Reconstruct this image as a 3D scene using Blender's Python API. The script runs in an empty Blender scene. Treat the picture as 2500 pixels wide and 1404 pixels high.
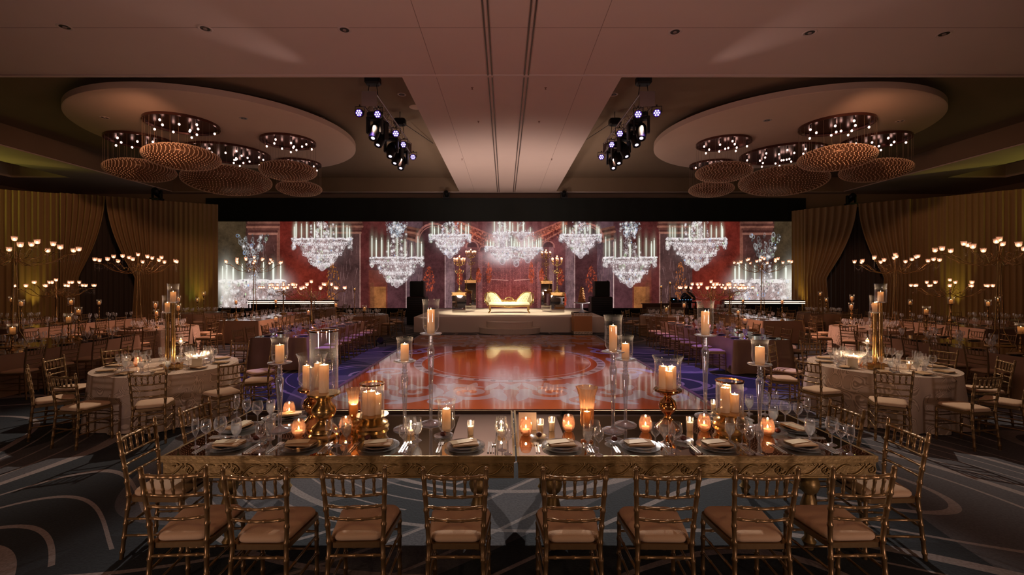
import bpy, math, random
import numpy as np
from mathutils import Vector, Matrix
random.seed(7); np.random.seed(7)
S = bpy.context.scene
COL = S.collection
PI = math.pi
# ------------------------------------------------------------------ camera, world, exposure, big lights
EYE = 2.05; F = 1111.0; VX, VY = 1232.0, 688.0
cd = bpy.data.cameras.new('camera'); cam = bpy.data.objects.new('camera', cd); COL.objects.link(cam)
cam.location = (0, 0, EYE); cam.rotation_euler = (PI/2, 0, 0)
cd.sensor_width = 36; cd.lens = F/2500*36
cd.shift_x = (1250-VX)/2500; cd.shift_y = (VY-702)/2500
cd.clip_end = 200; cd.clip_start = .05
S.camera = cam
vs = S.view_settings
vs.view_transform = 'Standard'; vs.look = 'None'; vs.gamma = 1; vs.use_curve_mapping = False
vs.exposure = 0.0
w = bpy.data.worlds.new('world'); S.world = w; w.use_nodes = True
w.node_tree.nodes['Background'].inputs[0].default_value = (.5, .4, .4, 1)
w.node_tree.nodes['Background'].inputs[1].default_value = 0.02
cy = S.cycles
cy.max_bounces = 8; cy.diffuse_bounces = 3; cy.glossy_bounces = 4; cy.transmission_bounces = 4
cy.transparent_max_bounces = 20; cy.caustics_reflective = False; cy.caustics_refractive = False
cy.sample_clamp_indirect = 3.0; cy.sample_clamp_direct = 0

def aim(o, tgt):
    o.rotation_euler = (Vector(tgt)-o.location).to_track_quat('-Z', 'Y').to_euler()
def spot(loc, tgt, power, color, angle=40, blend=.4, size=.06, name='spot_lamp'):
    l = bpy.data.lights.new(name, 'SPOT'); l.energy = power; l.color = color
    l.spot_size = math.radians(angle); l.spot_blend = blend; l.shadow_soft_size = size
    o = bpy.data.objects.new(name, l); o.location = loc; COL.objects.link(o); aim(o, tgt); return o
def area(loc, tgt, power, color, sx, sy, name='wash_lamp'):
    l = bpy.data.lights.new(name, 'AREA'); l.energy = power; l.color = color; l.shape = 'RECTANGLE'; l.size = sx; l.size_y = sy
    o = bpy.data.objects.new(name, l); o.location = loc; COL.objects.link(o); aim(o, tgt); return o
TRX = (-3.75, 3.95); ZC0 = 7.3
# truss fixtures: key on the stage, wash over dance floor, back light over the head table and carpet, up-wash on the ceiling
for s, tx in ((-1, TRX[0]), (1, TRX[1])):
    spot((tx, 17.2, 6.75), (0.15 + 1.0*s, 21.7, .62), 3200, (1, .82, .58), 36, .6)
    spot((tx, 14.0, 6.7), (0.15, 21.0, 1.15), 2100, (1, .84, .62), 8.5, .5)
    spot((tx, 12.45, 6.55), (s*6.3, 8.9, ZC0), 110, (1, .75, .68), 26, 1)
    spot((tx, 15.0, 6.7), (0.1 + .4*s, 3.9, .6), 3200, (1, .86, .78), 30, .5, .05)
    spot((tx, 13.0, 6.6), (0.1, 10.5, 0), 900, (1, .66, .45), 60, .8)
    spot((tx, 12.9, 6.6), (s*4.5, 9.4, 0), 1500, (.28, .16, 1), 32, .9)
    spot((tx, 12.8, 6.6), (s*4.1, 12.5, 0), 500, (.3, .16, 1), 50, .9)
    spot((tx, 16.5, 6.6), (s*8, 15.5, .5), 3800, (1, .50, .38), 72, .9)
    spot((tx, 12.7, 6.6), (s*5.7, 6.8, .7), 1700, (1, .80, .66), 30, .8)
# added warm fill lamps, unseen behind the camera, brightening the head table front
for s in (-1, 1):
    spot((s*6, -3.6, 5.5), (s*1.6, 3.4, .5), 185, (1, .60, .32), 70, 1, .4)
# ------------------------------------------------------------------ helpers
def lin(c):
    return tuple(((v/255)/12.92 if v/255 <= .04045 else ((v/255+.055)/1.055)**2.4) for v in c)
def P(x, y, z=0.0):
    d = (EYE-z)*F/(y-VY)
    return Vector(((x-VX)/F*d, d, z))
def PX(x, d):
    return (x-VX)/F*d
class MB:
    def __init__(s): s.v = []; s.f = []; s.sm = []
    def add(s, vs, fs, smooth=False):
        n = len(s.v); s.v += [tuple(v) for v in vs]; s.f += [tuple(i+n for i in f) for f in fs]; s.sm += [smooth]*len(fs); return s
    def box(s, c, d, rz=0, M=None):
        x, y, z = d[0]/2, d[1]/2, d[2]/2
        vs = [Vector((i*x, j*y, k*z)) for i in (-1, 1) for j in (-1, 1) for k in (-1, 1)]
        if rz: R = Matrix.Rotation(rz, 3, 'Z'); vs = [R @ v for v in vs]
        if M is not None: vs = [M @ v for v in vs]
        vs = [v+Vector(c) for v in vs]
        return s.add(vs, [(0, 1, 3, 2), (4, 6, 7, 5), (0, 4, 5, 1), (2, 3, 7, 6), (0, 2, 6, 4), (1, 5, 7, 3)])
    def bevbox(s, c, d, b=.01):
        # chamfered box
        x, y, z = d[0]/2, d[1]/2, d[2]/2; vs = []
        for zz, bb in ((-z, b), (-z+b, 0), (z-b, 0), (z, b)):
            X, Y = x-bb, y-bb
            for px, py in ((-X+b, -Y), (X-b, -Y), (X, -Y+b), (X, Y-b), (X-b, Y), (-X+b, Y), (-X, Y-b), (-X, -Y+b)):
                vs.append((c[0]+px, c[1]+py, c[2]+zz))
        fs = [tuple(range(7, -1, -1)), tuple(range(24, 32))]
        for k in range(3):
            for i in range(8):
                j = (i+1) % 8; fs.append((k*8+i, k*8+j, k*8+8+j, k*8+8+i))
        return s.add(vs, fs)
    def lathe(s, prof, n=16, c=(0, 0, 0), M=None, sharp=40):
        # prof: list of (r, z); splits rings at sharp corners
        P2 = [Vector((r, z)) for r, z in prof]
        segs = []; cur = [P2[0]]
        for i in range(1, len(P2)):
            cur.append(P2[i])
            if i < len(P2)-1:
                a = P2[i]-P2[i-1]; b = P2[i+1]-P2[i]
                if a.length > 1e-7 and b.length > 1e-7 and a.angle(b) > math.radians(sharp):
                    segs.append(cur); cur = [P2[i]]
        segs.append(cur)
        C = Vector(c)
        for sg in segs:
            vs = []; idx = []
            for p in sg:
                if p[0] < 1e-5:
                    idx.append([len(vs)]*n); v = Vector((0, 0, p[1])); vs.append((M @ v if M is not None else v)+C)
                else:
                    idx.append(list(range(len(vs), len(vs)+n)))
                    for k in range(n):
                        a = 2*PI*k/n; v = Vector((p[0]*math.cos(a), p[0]*math.sin(a), p[1])); vs.append((M @ v if M is not None else v)+C)
            fs = []
            for i in range(len(sg)-1):
                A, B = idx[i], idx[i+1]
                for k in range(n):
                    j = (k+1) % n
                    q = [A[k], A[j], B[j], B[k]]; r = []
                    for t in q:
                        if t not in r: r.append(t)
                    if len(r) > 2: fs.append(r)
            s.add(vs, fs, True)
        return s
    def tube(s, pts, rad, n=6, cap=True):
        pts = [Vector(p) for p in pts]; m = len(pts)
        if not hasattr(rad, '__len__'): rad = [rad]*m
        vs = []; prev = None
        for i, p in enumerate(pts):
            t = (pts[min(i+1, m-1)]-pts[max(i-1, 0)]); t = t.normalized() if t.length > 1e-9 else Vector((0, 0, 1))
            if prev is None:
                u = Vector((0, 0, 1)) if abs(t.z) < .9 else Vector((1, 0, 0))
                u = (u-t*u.dot(t)).normalized()
            else:
                u = prev-t*prev.dot(t); u = u.normalized() if u.length > 1e-6 else t.orthogonal().normalized()
            prev = u; b = t.cross(u)
            for k in range(n):
                a = 2*PI*k/n; vs.append(p+rad[i]*(u*math.cos(a)+b*math.sin(a)))
        fs = []
        for i in range(m-1):
            for k in range(n):
                j = (k+1) % n; fs.append((i*n+k, i*n+j, (i+1)*n+j, (i+1)*n+k))
        s.add(vs, fs, True)
        if cap:
            s.add([vs[k] for k in range(n)], [tuple(range(n-1, -1, -1))]); s.add([vs[(m-1)*n+k] for k in range(n)], [tuple(range(n))])
        return s
    def grid(s, fn, nu, nv, smooth=True):
        vs = [fn(i/nu, j/nv) for j in range(nv+1) for i in range(nu+1)]
        fs = [(j*(nu+1)+i, j*(nu+1)+i+1, (j+1)*(nu+1)+i+1, (j+1)*(nu+1)+i) for j in range(nv) for i in range(nu)]
        return s.add(vs, fs, smooth)
    def ball(s, c, r, n=8, sz=1.0):
        k = max(4, n//2)
        return s.lathe([(r*math.sin(PI*i/k), -r*sz*math.cos(PI*i/k)) for i in range(k+1)], n, c, sharp=80)
    def poly(s, pts, z0, z1):
        n = len(pts); vs = [(x, y, z0) for x, y in pts]+[(x, y, z1) for x, y in pts]
        fs = [tuple(range(n-1, -1, -1)), tuple(range(n, 2*n))]+[(i, (i+1) % n, n+(i+1) % n, n+i) for i in range(n)]
        return s.add(vs, fs)
    def mesh(s, name, m):
        me = bpy.data.meshes.new(name); me.from_pydata(s.v, [], s.f); me.materials.append(m)
        me.polygons.foreach_set('use_smooth', s.sm); me.update(); return me
    def build(s, name, m, parent=None, loc=None):
        o = bpy.data.objects.new(name, s.mesh(name, m)); COL.objects.link(o)
        if parent is not None: o.parent = parent
        if loc is not None: o.location = loc
        return o
def inst(name, me, parent=None, loc=(0, 0, 0), rz=0, rot=None):
    o = bpy.data.objects.new(name, me); COL.objects.link(o); o.parent = parent; o.location = loc
    o.rotation_euler = rot if rot else (0, 0, rz); return o
def tag(o, label=None, cat=None, group=None, kind=None):
    if label:
        o['label'] = label
        n = len(label.split())
        if n > 16 or n < 4: print('LABEL LEN', n, label)
    if cat: o['category'] = cat
    if group: o['group'] = group
    if kind: o['kind'] = kind
    return o
def thing(name, label, cat, loc=(0, 0, 0), rz=0, group=None):
    o = bpy.data.objects.new(name, None); COL.objects.link(o); o.empty_display_size = .05
    o.location = loc; o.rotation_euler = (0, 0, rz); return tag(o, label, cat, group)
def struct(name, mb, m): return tag(mb.build(name, m), kind='structure')
KIDS = {}
def kids(o):
    return KIDS.get(o.name) or [c for c in COL.objects if c.parent == o]
def freeze(root):
    KIDS[root.name] = [c for c in COL.objects if c.parent == root]
    for c in KIDS[root.name]: KIDS[c.name] = [g for g in COL.objects if g.parent == c]
    return root
USED = set()
def place(root, loc, rz=0, label=None, group=None, cat=None):
    if root.name not in USED:
        USED.add(root.name); r = root
    else:
        r = root.copy(); COL.objects.link(r)
        for ch in KIDS.get(root.name, ()):
            c = ch.copy(); COL.objects.link(c); c.parent = r
            for g in KIDS.get(ch.name, ()):
                d = g.copy(); COL.objects.link(d); d.parent = c
    r.location = loc; r.rotation_euler = (0, 0, rz)
    tag(r, label, cat)
    if group: r['group'] = group
    elif 'group' in r: del r['group']
    return r
# ------------------------------------------------------------------ materials
def newmat(name):
    m = bpy.data.materials.new(name); m.use_nodes = True; nt = m.node_tree
    return m, nt, nt.nodes, nt.links
def pbr(name, col, rough=.5, metal=0.0, noise=0, nscale=20, bump=0, emis=None, es=0, sheen=0):
    m, nt, N, L = newmat(name); b = N['Principled BSDF']
    b.inputs['Base Color'].default_value = (*col, 1); b.inputs['Roughness'].default_value = rough; b.inputs['Metallic'].default_value = metal
    if noise or bump:
        tc = N.new('ShaderNodeTexCoord'); no = N.new('ShaderNodeTexNoise'); no.inputs['Scale'].default_value = nscale; no.inputs['Detail'].default_value = 3
        L.new(tc.outputs['Object'], no.inputs['Vector'])
        if noise:
            r = N.new('ShaderNodeMapRange'); r.inputs['To Min'].default_value = 1-noise; r.inputs['To Max'].default_value = 1+noise
            mx = N.new('ShaderNodeVectorMath'); mx.operation = 'SCALE'; mx.inputs[0].default_value = col
            L.new(no.outputs['Fac'], r.inputs['Value']); L.new(r.outputs[0], mx.inputs['Scale']); L.new(mx.outputs[0], b.inputs['Base Color'])
        if bump:
            bp = N.new('ShaderNodeBump'); bp.inputs['Strength'].default_value = bump; bp.inputs['Distance'].default_value = .01
            L.new(no.outputs['Fac'], bp.inputs['Height']); L.new(bp.outputs[0], b.inputs['Normal'])
    if emis: b.inputs['Emission Color'].default_value = (*emis, 1); b.inputs['Emission Strength'].default_value = es
    return m
def emit(name, col, st):
    m, nt, N, L = newmat(name); N.remove(N['Principled BSDF']); e = N.new('ShaderNodeEmission')
    e.inputs[0].default_value = (*col, 1); e.inputs[1].default_value = st; L.new(e.outputs[0], N['Material Output'].inputs[0]); return m
def thin_glass(name, tint=(1, 1, 1), gloss=(1, 1, 1), rough=.02, base=.05, edge=.75, trans=0.0, tcol=(1, 1, 1), blend=.22, haze=.0):
    m, nt, N, L = newmat(name); N.remove(N['Principled BSDF'])
    t = N.new('ShaderNodeBsdfTransparent'); t.inputs[0].default_value = (*tint, 1)
    g = N.new('ShaderNodeBsdfGlossy'); g.inputs[0].default_value = (*gloss, 1); g.inputs['Roughness'].default_value = rough
    lw = N.new('ShaderNodeLayerWeight'); lw.inputs[0].default_value = blend
    mr = N.new('ShaderNodeMapRange'); mr.inputs['To Min'].default_value = base; mr.inputs['To Max'].default_value = edge
    L.new(lw.outputs['Facing'], mr.inputs['Value'])
    mx = N.new('ShaderNodeMixShader'); L.new(mr.outputs[0], mx.inputs[0])
    if haze:   # diffuse share added so the glass looks lit and its edges show
        hz = N.new('ShaderNodeBsdfTranslucent'); hz.inputs[0].default_value = (*gloss, 1); hd = N.new('ShaderNodeBsdfDiffuse'); hd.inputs[0].default_value = (*gloss, 1)
        ha = N.new('ShaderNodeAddShader'); L.new(hz.outputs[0], ha.inputs[0]); L.new(hd.outputs[0], ha.inputs[1])
        hm = N.new('ShaderNodeMixShader'); hm.inputs[0].default_value = haze; L.new(g.outputs[0], hm.inputs[1]); L.new(ha.outputs[0], hm.inputs[2]); L.new(hm.outputs[0], mx.inputs[2])
    else: L.new(g.outputs[0], mx.inputs[2])
    if trans:
        tr = N.new('ShaderNodeBsdfTranslucent'); tr.inputs[0].default_value = (*tcol, 1)
        m2 = N.new('ShaderNodeMixShader'); m2.inputs[0].default_value = trans
        L.new(t.outputs[0], m2.inputs[1]); L.new(tr.outputs[0], m2.inputs[2]); L.new(m2.outputs[0], mx.inputs[1])
    else: L.new(t.outputs[0], mx.inputs[1])
    L.new(mx.outputs[0], N['Material Output'].inputs[0]); return m
def wax_mat(name, col=(.95, .72, .45)):
    m, nt, N, L = newmat(name); N.remove(N['Principled BSDF'])
    d = N.new('ShaderNodeBsdfDiffuse'); d.inputs[0].default_value = (*col, 1)
    tr = N.new('ShaderNodeBsdfTranslucent'); tr.inputs[0].default_value = (col[0], col[1]*.85, col[2]*.7, 1)
    mx = N.new('ShaderNodeMixShader'); mx.inputs[0].default_value = .68
    L.new(d.outputs[0], mx.inputs[1]); L.new(tr.outputs[0], mx.inputs[2]); L.new(mx.outputs[0], N['Material Output'].inputs[0]); return m
GOLD = pbr('chair_gold', (.30, .19, .085), .30, .6, .15, 40)
CUSH = pbr('cushion_fabric', (.66, .46, .29), .85, 0, .06, 200, .2)
FRAMEG = pbr('carved_gold', (.30, .20, .075), .42, .6, .25, 30, .3)
ANTG = pbr('antique_gold', (.62, .40, .15), .22, .95, .2, 25, .15)
COPPER = pbr('copper_gold', (.75, .36, .14), .12, 1)
MIRROR = pbr('mirror', (.80, .78, .74), .015, 1)
DKMIR = pbr('dark_mirror', (.30, .26, .24), .06, 1)
GLASS = thin_glass('clear_glass', base=.06, edge=.95, blend=.35, haze=.11, rough=.05)
FGLASS = thin_glass('distant_glass', base=.12, edge=.95, blend=.5, haze=.30, rough=.12)  # extra diffuse haze stands in for sparkle on the far glasses
HGLASS = thin_glass('hurricane_glass', base=.025, edge=.95, blend=.22, haze=.08, rough=.045)
STEMG = thin_glass('solid_crystal', tint=(.72, .70, .74), base=.14, edge=.95, blend=.5, rough=.06, haze=.12)
MERC = thin_glass('mercury_glass', tint=(.8, .5, .3), gloss=(1, .7, .45), base=.22, edge=.9, trans=.25, tcol=(1, .55, .3), rough=.12)
ROSEG = thin_glass('rose_glass', tint=(.95, .62, .42), gloss=(1, .75, .55), base=.16, edge=.8, trans=.25, tcol=(1, .5, .32), rough=.06)
CUPG = thin_glass('votive_cup', tint=(.98, .85, .75), base=.08, edge=.6, trans=.55, tcol=(1, .75, .6), rough=.08)
WATER = thin_glass('iced_water', tint=(.75, .75, .75), base=.1, edge=.3, trans=.5, tcol=(.9, .88, .85), rough=.2)
WAX = wax_mat('candle_wax', (1, .90, .74))
FLAME = emit('flame', (1, .62, .28), 30)
FLAMEF = emit('votive_flame', (1, .56, .38), 32)
WICK = pbr('wick', (.02, .015, .01), .9)
PLATE = thin_glass('glass_charger', tint=(.8, .8, .78), base=.12, edge=.8, trans=.25, tcol=(.8, .8, .78), rough=.12, blend=.4)
CHINA = pbr('china', (.72, .70, .64), .12)
NAP = pbr('napkin', (.55, .36, .19), .8, 0, .08, 60, .1)
CARD = pbr('menu_card', (.95, .85, .58), .6)
STEEL = pbr('steel', (.9, .88, .84), .28, .9)
DARKRED = pbr('truffle', (.10, .02, .015), .5, 0, .3, 90, .6)
BLACK = pbr('black_metal', (.012, .012, .014), .45, .3)
BLACKC = pbr('black_cloth', (.006, .008, .007), .95)
TRUSSM = pbr('truss_metal', (.48, .38, .36), .35, .8)
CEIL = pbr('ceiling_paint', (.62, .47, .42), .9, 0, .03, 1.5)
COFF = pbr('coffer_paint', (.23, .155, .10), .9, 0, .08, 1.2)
DISC = pbr('disc_paint', (.70, .50, .40), .9, 0, .03, 2)
WALLM = pbr('wall_paint', (.30, .20, .15), .9)
DRAPE = pbr('drape_fabric', (.44, .28, .14), .8, 0, .05, 8)
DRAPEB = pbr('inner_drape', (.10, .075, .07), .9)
STAGEM = pbr('stage_white', (.80, .70, .60), .6)
ORANGEB = pbr('amber_box', (.62, .28, .07), .45)
PATTERN = pbr('band_pattern', (.75, .62, .45), .4, .4)
IVORY = pbr('ivory_leather', (.85, .80, .55), .5, 0, 0, 1)
LEDW = emit('led_white', (.85, .72, 1), 2.2); LEDV = emit('led_halo', (.16, .04, .8), .45)
STRIP = emit('light_strip', (1, .85, .70), 1.6)
BEAD = pbr('bead_glass', (.80, .55, .40), .15, 0)
BOWLM = thin_glass('bowl_net', tint=(.7, .55, .45), gloss=(.35, .22, .15), base=.3, edge=.6, trans=.85, tcol=(.42, .26, .17), rough=.3, haze=.5)
BULB = emit('bulb', (1, .62, .52), 4)
BLUEL = emit('blue_led', (.1, .3, 1), 8)
def cloth_mat(name, ca, cb, sc=3.0):
    m, nt, N, L = newmat(name); b = N['Principled BSDF']; b.inputs['Roughness'].default_value = .5
    tc = N.new('ShaderNodeTexCoord'); no = N.new('ShaderNodeTexNoise'); no.inputs['Scale'].default_value = sc; no.inputs['Detail'].default_value = 0; no.inputs['Distortion'].default_value = 1.5
    L.new(tc.outputs['Object'], no.inputs['Vector'])
    mul = N.new('ShaderNodeMath'); mul.operation = 'MULTIPLY'; mul.inputs[1].default_value = 14; L.new(no.outputs['Fac'], mul.inputs[0])
    si = N.new('ShaderNodeMath'); si.operation = 'SINE'; L.new(mul.outputs[0], si.inputs[0])
    mu2 = N.new('ShaderNodeMath'); mu2.operation = 'MULTIPLY'; mu2.inputs[1].default_value = 90; L.new(no.outputs['Fac'], mu2.inputs[0])
    s2 = N.new('ShaderNodeMath'); s2.operation = 'SINE'; L.new(mu2.outputs[0], s2.inputs[0])
    cr = N.new('ShaderNodeMapRange'); cr.inputs['From Min'].default_value = -.1; cr.inputs['From Max'].default_value = .1; L.new(si.outputs[0], cr.inputs['Value'])
    mm = N.new('ShaderNodeMath'); mm.operation = 'MULTIPLY'; L.new(s2.outputs[0], mm.inputs[0]); L.new(cr.outputs[0], mm.inputs[1])
    c2 = N.new('ShaderNodeMapRange'); c2.inputs['From Min'].default_value = -.4; c2.inputs['From Max'].default_value = .4; L.new(mm.outputs[0], c2.inputs['Value'])
    mx = N.new('ShaderNodeMix'); mx.data_type = 'RGBA'; mx.inputs['A'].default_value = (*ca, 1); mx.inputs['B'].default_value = (*cb, 1)
    L.new(c2.outputs[0], mx.inputs['Factor']); L.new(mx.outputs['Result'], b.inputs['Base Color'])
    bp = N.new('ShaderNodeBump'); bp.inputs['Strength'].default_value = .35; bp.inputs['Distance'].default_value = .004; L.new(c2.outputs[0], bp.inputs['Height']); L.new(bp.outputs[0], b.inputs['Normal'])
    return m
DAMASK = cloth_mat('damask_cloth', (.42, .31, .22), (.76, .60, .46), 2.9)
SATIN = pbr('satin_cloth', (.42, .27, .17), .55, 0, .08, 5)
def carpet_mat():
    m, nt, N, L = newmat('carpet'); b = N['Principled BSDF']; b.inputs['Roughness'].default_value = .95
    tc = N.new('ShaderNodeTexCoord')
    def nz(sc, det=0, off=(0, 0, 0), dist=0):
        mp = N.new('ShaderNodeMapping'); mp.inputs['Location'].default_value = off; L.new(tc.outputs['Object'], mp.inputs[0])
        n = N.new('ShaderNodeTexNoise'); n.inputs['Scale'].default_value = sc; n.inputs['Detail'].default_value = det; n.inputs['Distortion'].default_value = dist
        L.new(mp.outputs[0], n.inputs['Vector']); return n.outputs['Fac']
    def mth(op, a, v=None):
        n = N.new('ShaderNodeMath'); n.operation = op
        if isinstance(a, (int, float)): n.inputs[0].default_value = a
        else: L.new(a, n.inputs[0])
        if v is not None:
            if isinstance(v, (int, float)): n.inputs[1].default_value = v
            else: L.new(v, n.inputs[1])
        return n.outputs[0]
    def lines(f, k, th, ph=0):
        a = mth('MULTIPLY', f, k); a = mth('ADD', a, ph); a = mth('FRACT', a)
        return mth('LESS_THAN', a, th)
    f1 = nz(.16, 0, (3.1, 0, 0)); f2 = nz(.13, 0, (-7, 11, 0))
    l1 = lines(f1, 48, .10); l2 = lines(f1, 13, .07, .3); l3 = lines(f2, 24, .08)
    msk = mth('GREATER_THAN', nz(.22, 0, (20, 3, 0)), .5)
    a = mth('MULTIPLY', l1, msk); a = mth('MAXIMUM', a, l2); a = mth('MAXIMUM', a, mth('MULTIPLY', l3, mth('SUBTRACT', 1, msk)))
    band = lines(f2, 7, .45, .2)
    fine = nz(45, 4)
    c1 = N.new('ShaderNodeMix'); c1.data_type = 'RGBA'; c1.inputs['A'].default_value = (.018, .026, .034, 1); c1.inputs['B'].default_value = (.085, .085, .095, 1); L.new(band, c1.inputs['Factor'])
    c2 = N.new('ShaderNodeMix'); c2.data_type = 'RGBA'; c2.inputs['B'].default_value = (.27, .235, .225, 1); L.new(c1.outputs['Result'], c2.inputs['A']); L.new(a, c2.inputs['Factor'])
    sc = N.new('ShaderNodeVectorMath'); sc.operation = 'SCALE'; L.new(c2.outputs['Result'], sc.inputs[0])
    L.new(mth('ADD', mth('MULTIPLY', fine, 1.1), .45), sc.inputs['Scale']); L.new(sc.outputs[0], b.inputs['Base Color'])
    bp = N.new('ShaderNodeBump'); bp.inputs['Strength'].default_value = .6; bp.inputs['Distance'].default_value = .01; L.new(fine, bp.inputs['Height']); L.new(bp.outputs[0], b.inputs['Normal'])
    return m
# ------------------------------------------------------------------ painted canvases (generated in code)
class Canvas:
    def __init__(s, x0, x1, y0, y1, k):
        s.x0, s.y0, s.k = x0, y0, k; s.W = int((x1-x0)*k); s.H = int((y1-y0)*k)
        s.a = np.zeros((s.H, s.W, 3), np.float32)
    def _b(s, x0, x1, y0, y1):
        f = lambda v, m: int(min(max(v, 0), m))
        return f((x0-s.x0)*s.k, s.W), f((x1-s.x0)*s.k, s.W), f((y0-s.y0)*s.k, s.H), f((y1-s.y0)*s.k, s.H)
    def rect(s, x0, x1, y0, y1, c, al=1.0):
        a, b, d, e = s._b(x0, x1, y0, y1); s.a[d:e, a:b] = s.a[d:e, a:b]*(1-al)+np.array(lin(c), np.float32)*al
    def poly(s, fn, c, al=1.0, box=None):
        a, b, d, e = s._b(*(box or (s.x0, s.x0+s.W/s.k, s.y0, s.y0+s.H/s.k)))
        if b <= a or e <= d: return
        X, Y = np.meshgrid(np.arange(a, b)/s.k+s.x0, np.arange(d, e)/s.k+s.y0)
        m = np.clip(fn(X, Y), 0, 1)[..., None]*al; s.a[d:e, a:b] = s.a[d:e, a:b]*(1-m)+np.array(lin(c), np.float32)*m
    def dot(s, x, y, rx, ry, c, al=1.0, ring=False):
        def fn(X, Y):
            q = ((X-x)/rx)**2+((Y-y)/ry)**2
            return np.exp(-((q-1)*2.5)**2) if ring else np.clip((1.15-q)*3, 0, 1)
        s.poly(fn, c, al, (x-rx*1.6-1, x+rx*1.6+1, y-ry*1.6-1, y+ry*1.6+1))
    def glow(s, x, y, rx, ry, c, al=1.0):
        s.poly(lambda X, Y: np.exp(-((X-x)/rx)**2-((Y-y)/ry)**2), c, al, (x-rx*2.5, x+rx*2.5, y-ry*2.5, y+ry*2.5))
    def line(s, pts, wd, c, al=1.0):
        for (x0, y0), (x1, y1) in zip(pts[:-1], pts[1:]):
            dx, dy = x1-x0, y1-y0; L2 = dx*dx+dy*dy+1e-9
            def fn(X, Y):
                t = np.clip(((X-x0)*dx+(Y-y0)*dy)/L2, 0, 1)
                return np.clip((wd/2-np.hypot(X-x0-t*dx, Y-y0-t*dy))*s.k+.5, 0, 1)
            s.poly(fn, c, al, (min(x0, x1)-wd, max(x0, x1)+wd, min(y0, y1)-wd, max(y0, y1)+wd))
    def image(s, name):
        im = bpy.data.images.new(name, s.W, s.H, float_buffer=True); im.colorspace_settings.name = 'Non-Color'
        px = np.ones((s.H, s.W, 4), np.float32); px[..., :3] = s.a[::-1]; im.pixels.foreach_set(px.ravel()); im.update(); im.pack(); return im
def screen_canvas():
    K = 1.6; c = Canvas(500, 1966, 541, 752, K); rnd = np.random.RandomState(3)
    c.a[:] = lin((70, 36, 36)); cx = 1245
    def both(fn):
        fn(lambda x: x); fn(lambda x: 2*cx-x)
    def R(x0, x1, y0, y1, col, al=1.0):
        c.rect(x0, x1, y0, y1, col, al); c.rect(2*cx-x1, 2*cx-x0, y0, y1, col, al)
    R(500, 600, 541, 752, (66, 52, 36)); R(600, 612, 541, 752, (60, 38, 32))
    R(604, 676, 541, 752, (72, 44, 40)); R(676, 684, 541, 752, (120, 75, 62))
    R(684, 800, 541, 752, (98, 34, 27)); R(800, 880, 541, 752, (78, 52, 50)); R(878, 881, 541, 752, (150, 110, 100))
    R(881, 945, 541, 752, (84, 38, 36)); R(900, 946, 660, 752, (120, 58, 42), .6); R(904, 942, 700, 752, (158, 100, 55), .8); R(904, 914, 690, 752, (105, 60, 42), .6)
    R(946, 992, 541, 752, (82, 48, 52)); R(992, 1032, 541, 752, (98, 70, 76)); R(991, 993, 590, 752, (200, 165, 160))
    R(1032, 1086, 541, 752, (78, 44, 46)); R(1087, 1110, 600, 752, (128, 96, 100)); R(1086, 1088, 590, 752, (200, 160, 155))
    R(1110, 1138, 541, 752, (84, 50, 52)); R(1138, 1150, 600, 752, (130, 92, 92)); R(1150, 1168, 541, 752, (92, 54, 52))
    R(1168, 1178, 615, 752, (130, 84, 84)); R(1178, 1190, 541, 752, (88, 50, 50)); R(1190, 1200, 620, 752, (120, 66, 62)); R(1200, 1245, 541, 752, (98, 52, 52))
    # glowing wall patches
    for x, y, rx, ry, col, al in ((735, 660, 45, 60, (128, 44, 30), .7), (710, 560, 30, 25, (108, 36, 28), .6), (1212, 600, 40, 60, (190, 110, 110), .5), (1225, 720, 60, 30, (140, 60, 54), .6), (1130, 590, 30, 60, (170, 90, 90), .35)):
        both(lambda f: c.glow(f(x), y, rx, ry, col, al))
    # capitals
    def cap(x0, x1, y0, y1, sk=0):
        def g(f):
            for t in range(6):
                ya = y0+(y1-y0)*t/6; e = 3*math.sin(t*1.1)
                col = ((112, 70, 58), (78, 44, 38), (138, 88, 72), (92, 54, 46), (70, 38, 34), (142, 94, 80))[t]
                c.line([(f(x0-e), ya+sk), (f(x1+e), ya)], (y1-y0)/6, col)
        both(g)
    cap(606, 678, 543, 576); cap(806, 882, 543, 573); cap(992, 1030, 562, 596, -8)
    # marble streaks
    for _ in range(420):
        x0, x1 = ((612, 674), (806, 876), (995, 1030), (1089, 1109), (1139, 1149))[rnd.randint(5)]
        x = rnd.uniform(x0, x1); y = rnd.uniform(585, 745); l = rnd.uniform(8, 34); dx = rnd.uniform(-4, 4)
        col = ((140, 105, 100), (50, 28, 28), (165, 125, 122))[rnd.randint(3)]; wv = rnd.uniform(.5, 1.3)
        both(lambda f: c.line([(f(x), y), (f(x+dx), y+l)], wv, col, .35))
    # arches
    for ax, ay, r, wd in ((1058, 590, 42, 5), (1058, 590, 36, 2), (1152, 604, 15, 3), (1180, 612, 11, 2.2), (1018, 600, 0, 0)):
        if not r: continue
        pts = [(ax+r*math.cos(t), ay-r*math.sin(t)*1.05) for t in np.linspace(0, PI, 15)]
        both(lambda f: c.line([(f(a), b) for a, b in pts], wd, (175, 110, 100), .8))
        both(lambda f: c.poly(lambda X, Y: (np.hypot(X-f(ax), (Y-ay)/1.05) < r-wd) & (Y < ay), (70, 42, 44), .8, (f(ax)-r, f(ax)+r, ay-r*1.1, ay)))
    # diagonal cornices towards the centre
    for o_, wd, col in ((0, 7, (150, 78, 62)), (10, 5, (190, 96, 72)), (18, 6, (120, 56, 48)), (27, 3, (200, 120, 100)), (-9, 4, (180, 100, 84))):
        both(lambda f: c.line([(f(1108), 541+o_*.6), (f(1205), 585+o_)], wd, col, .85))
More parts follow.
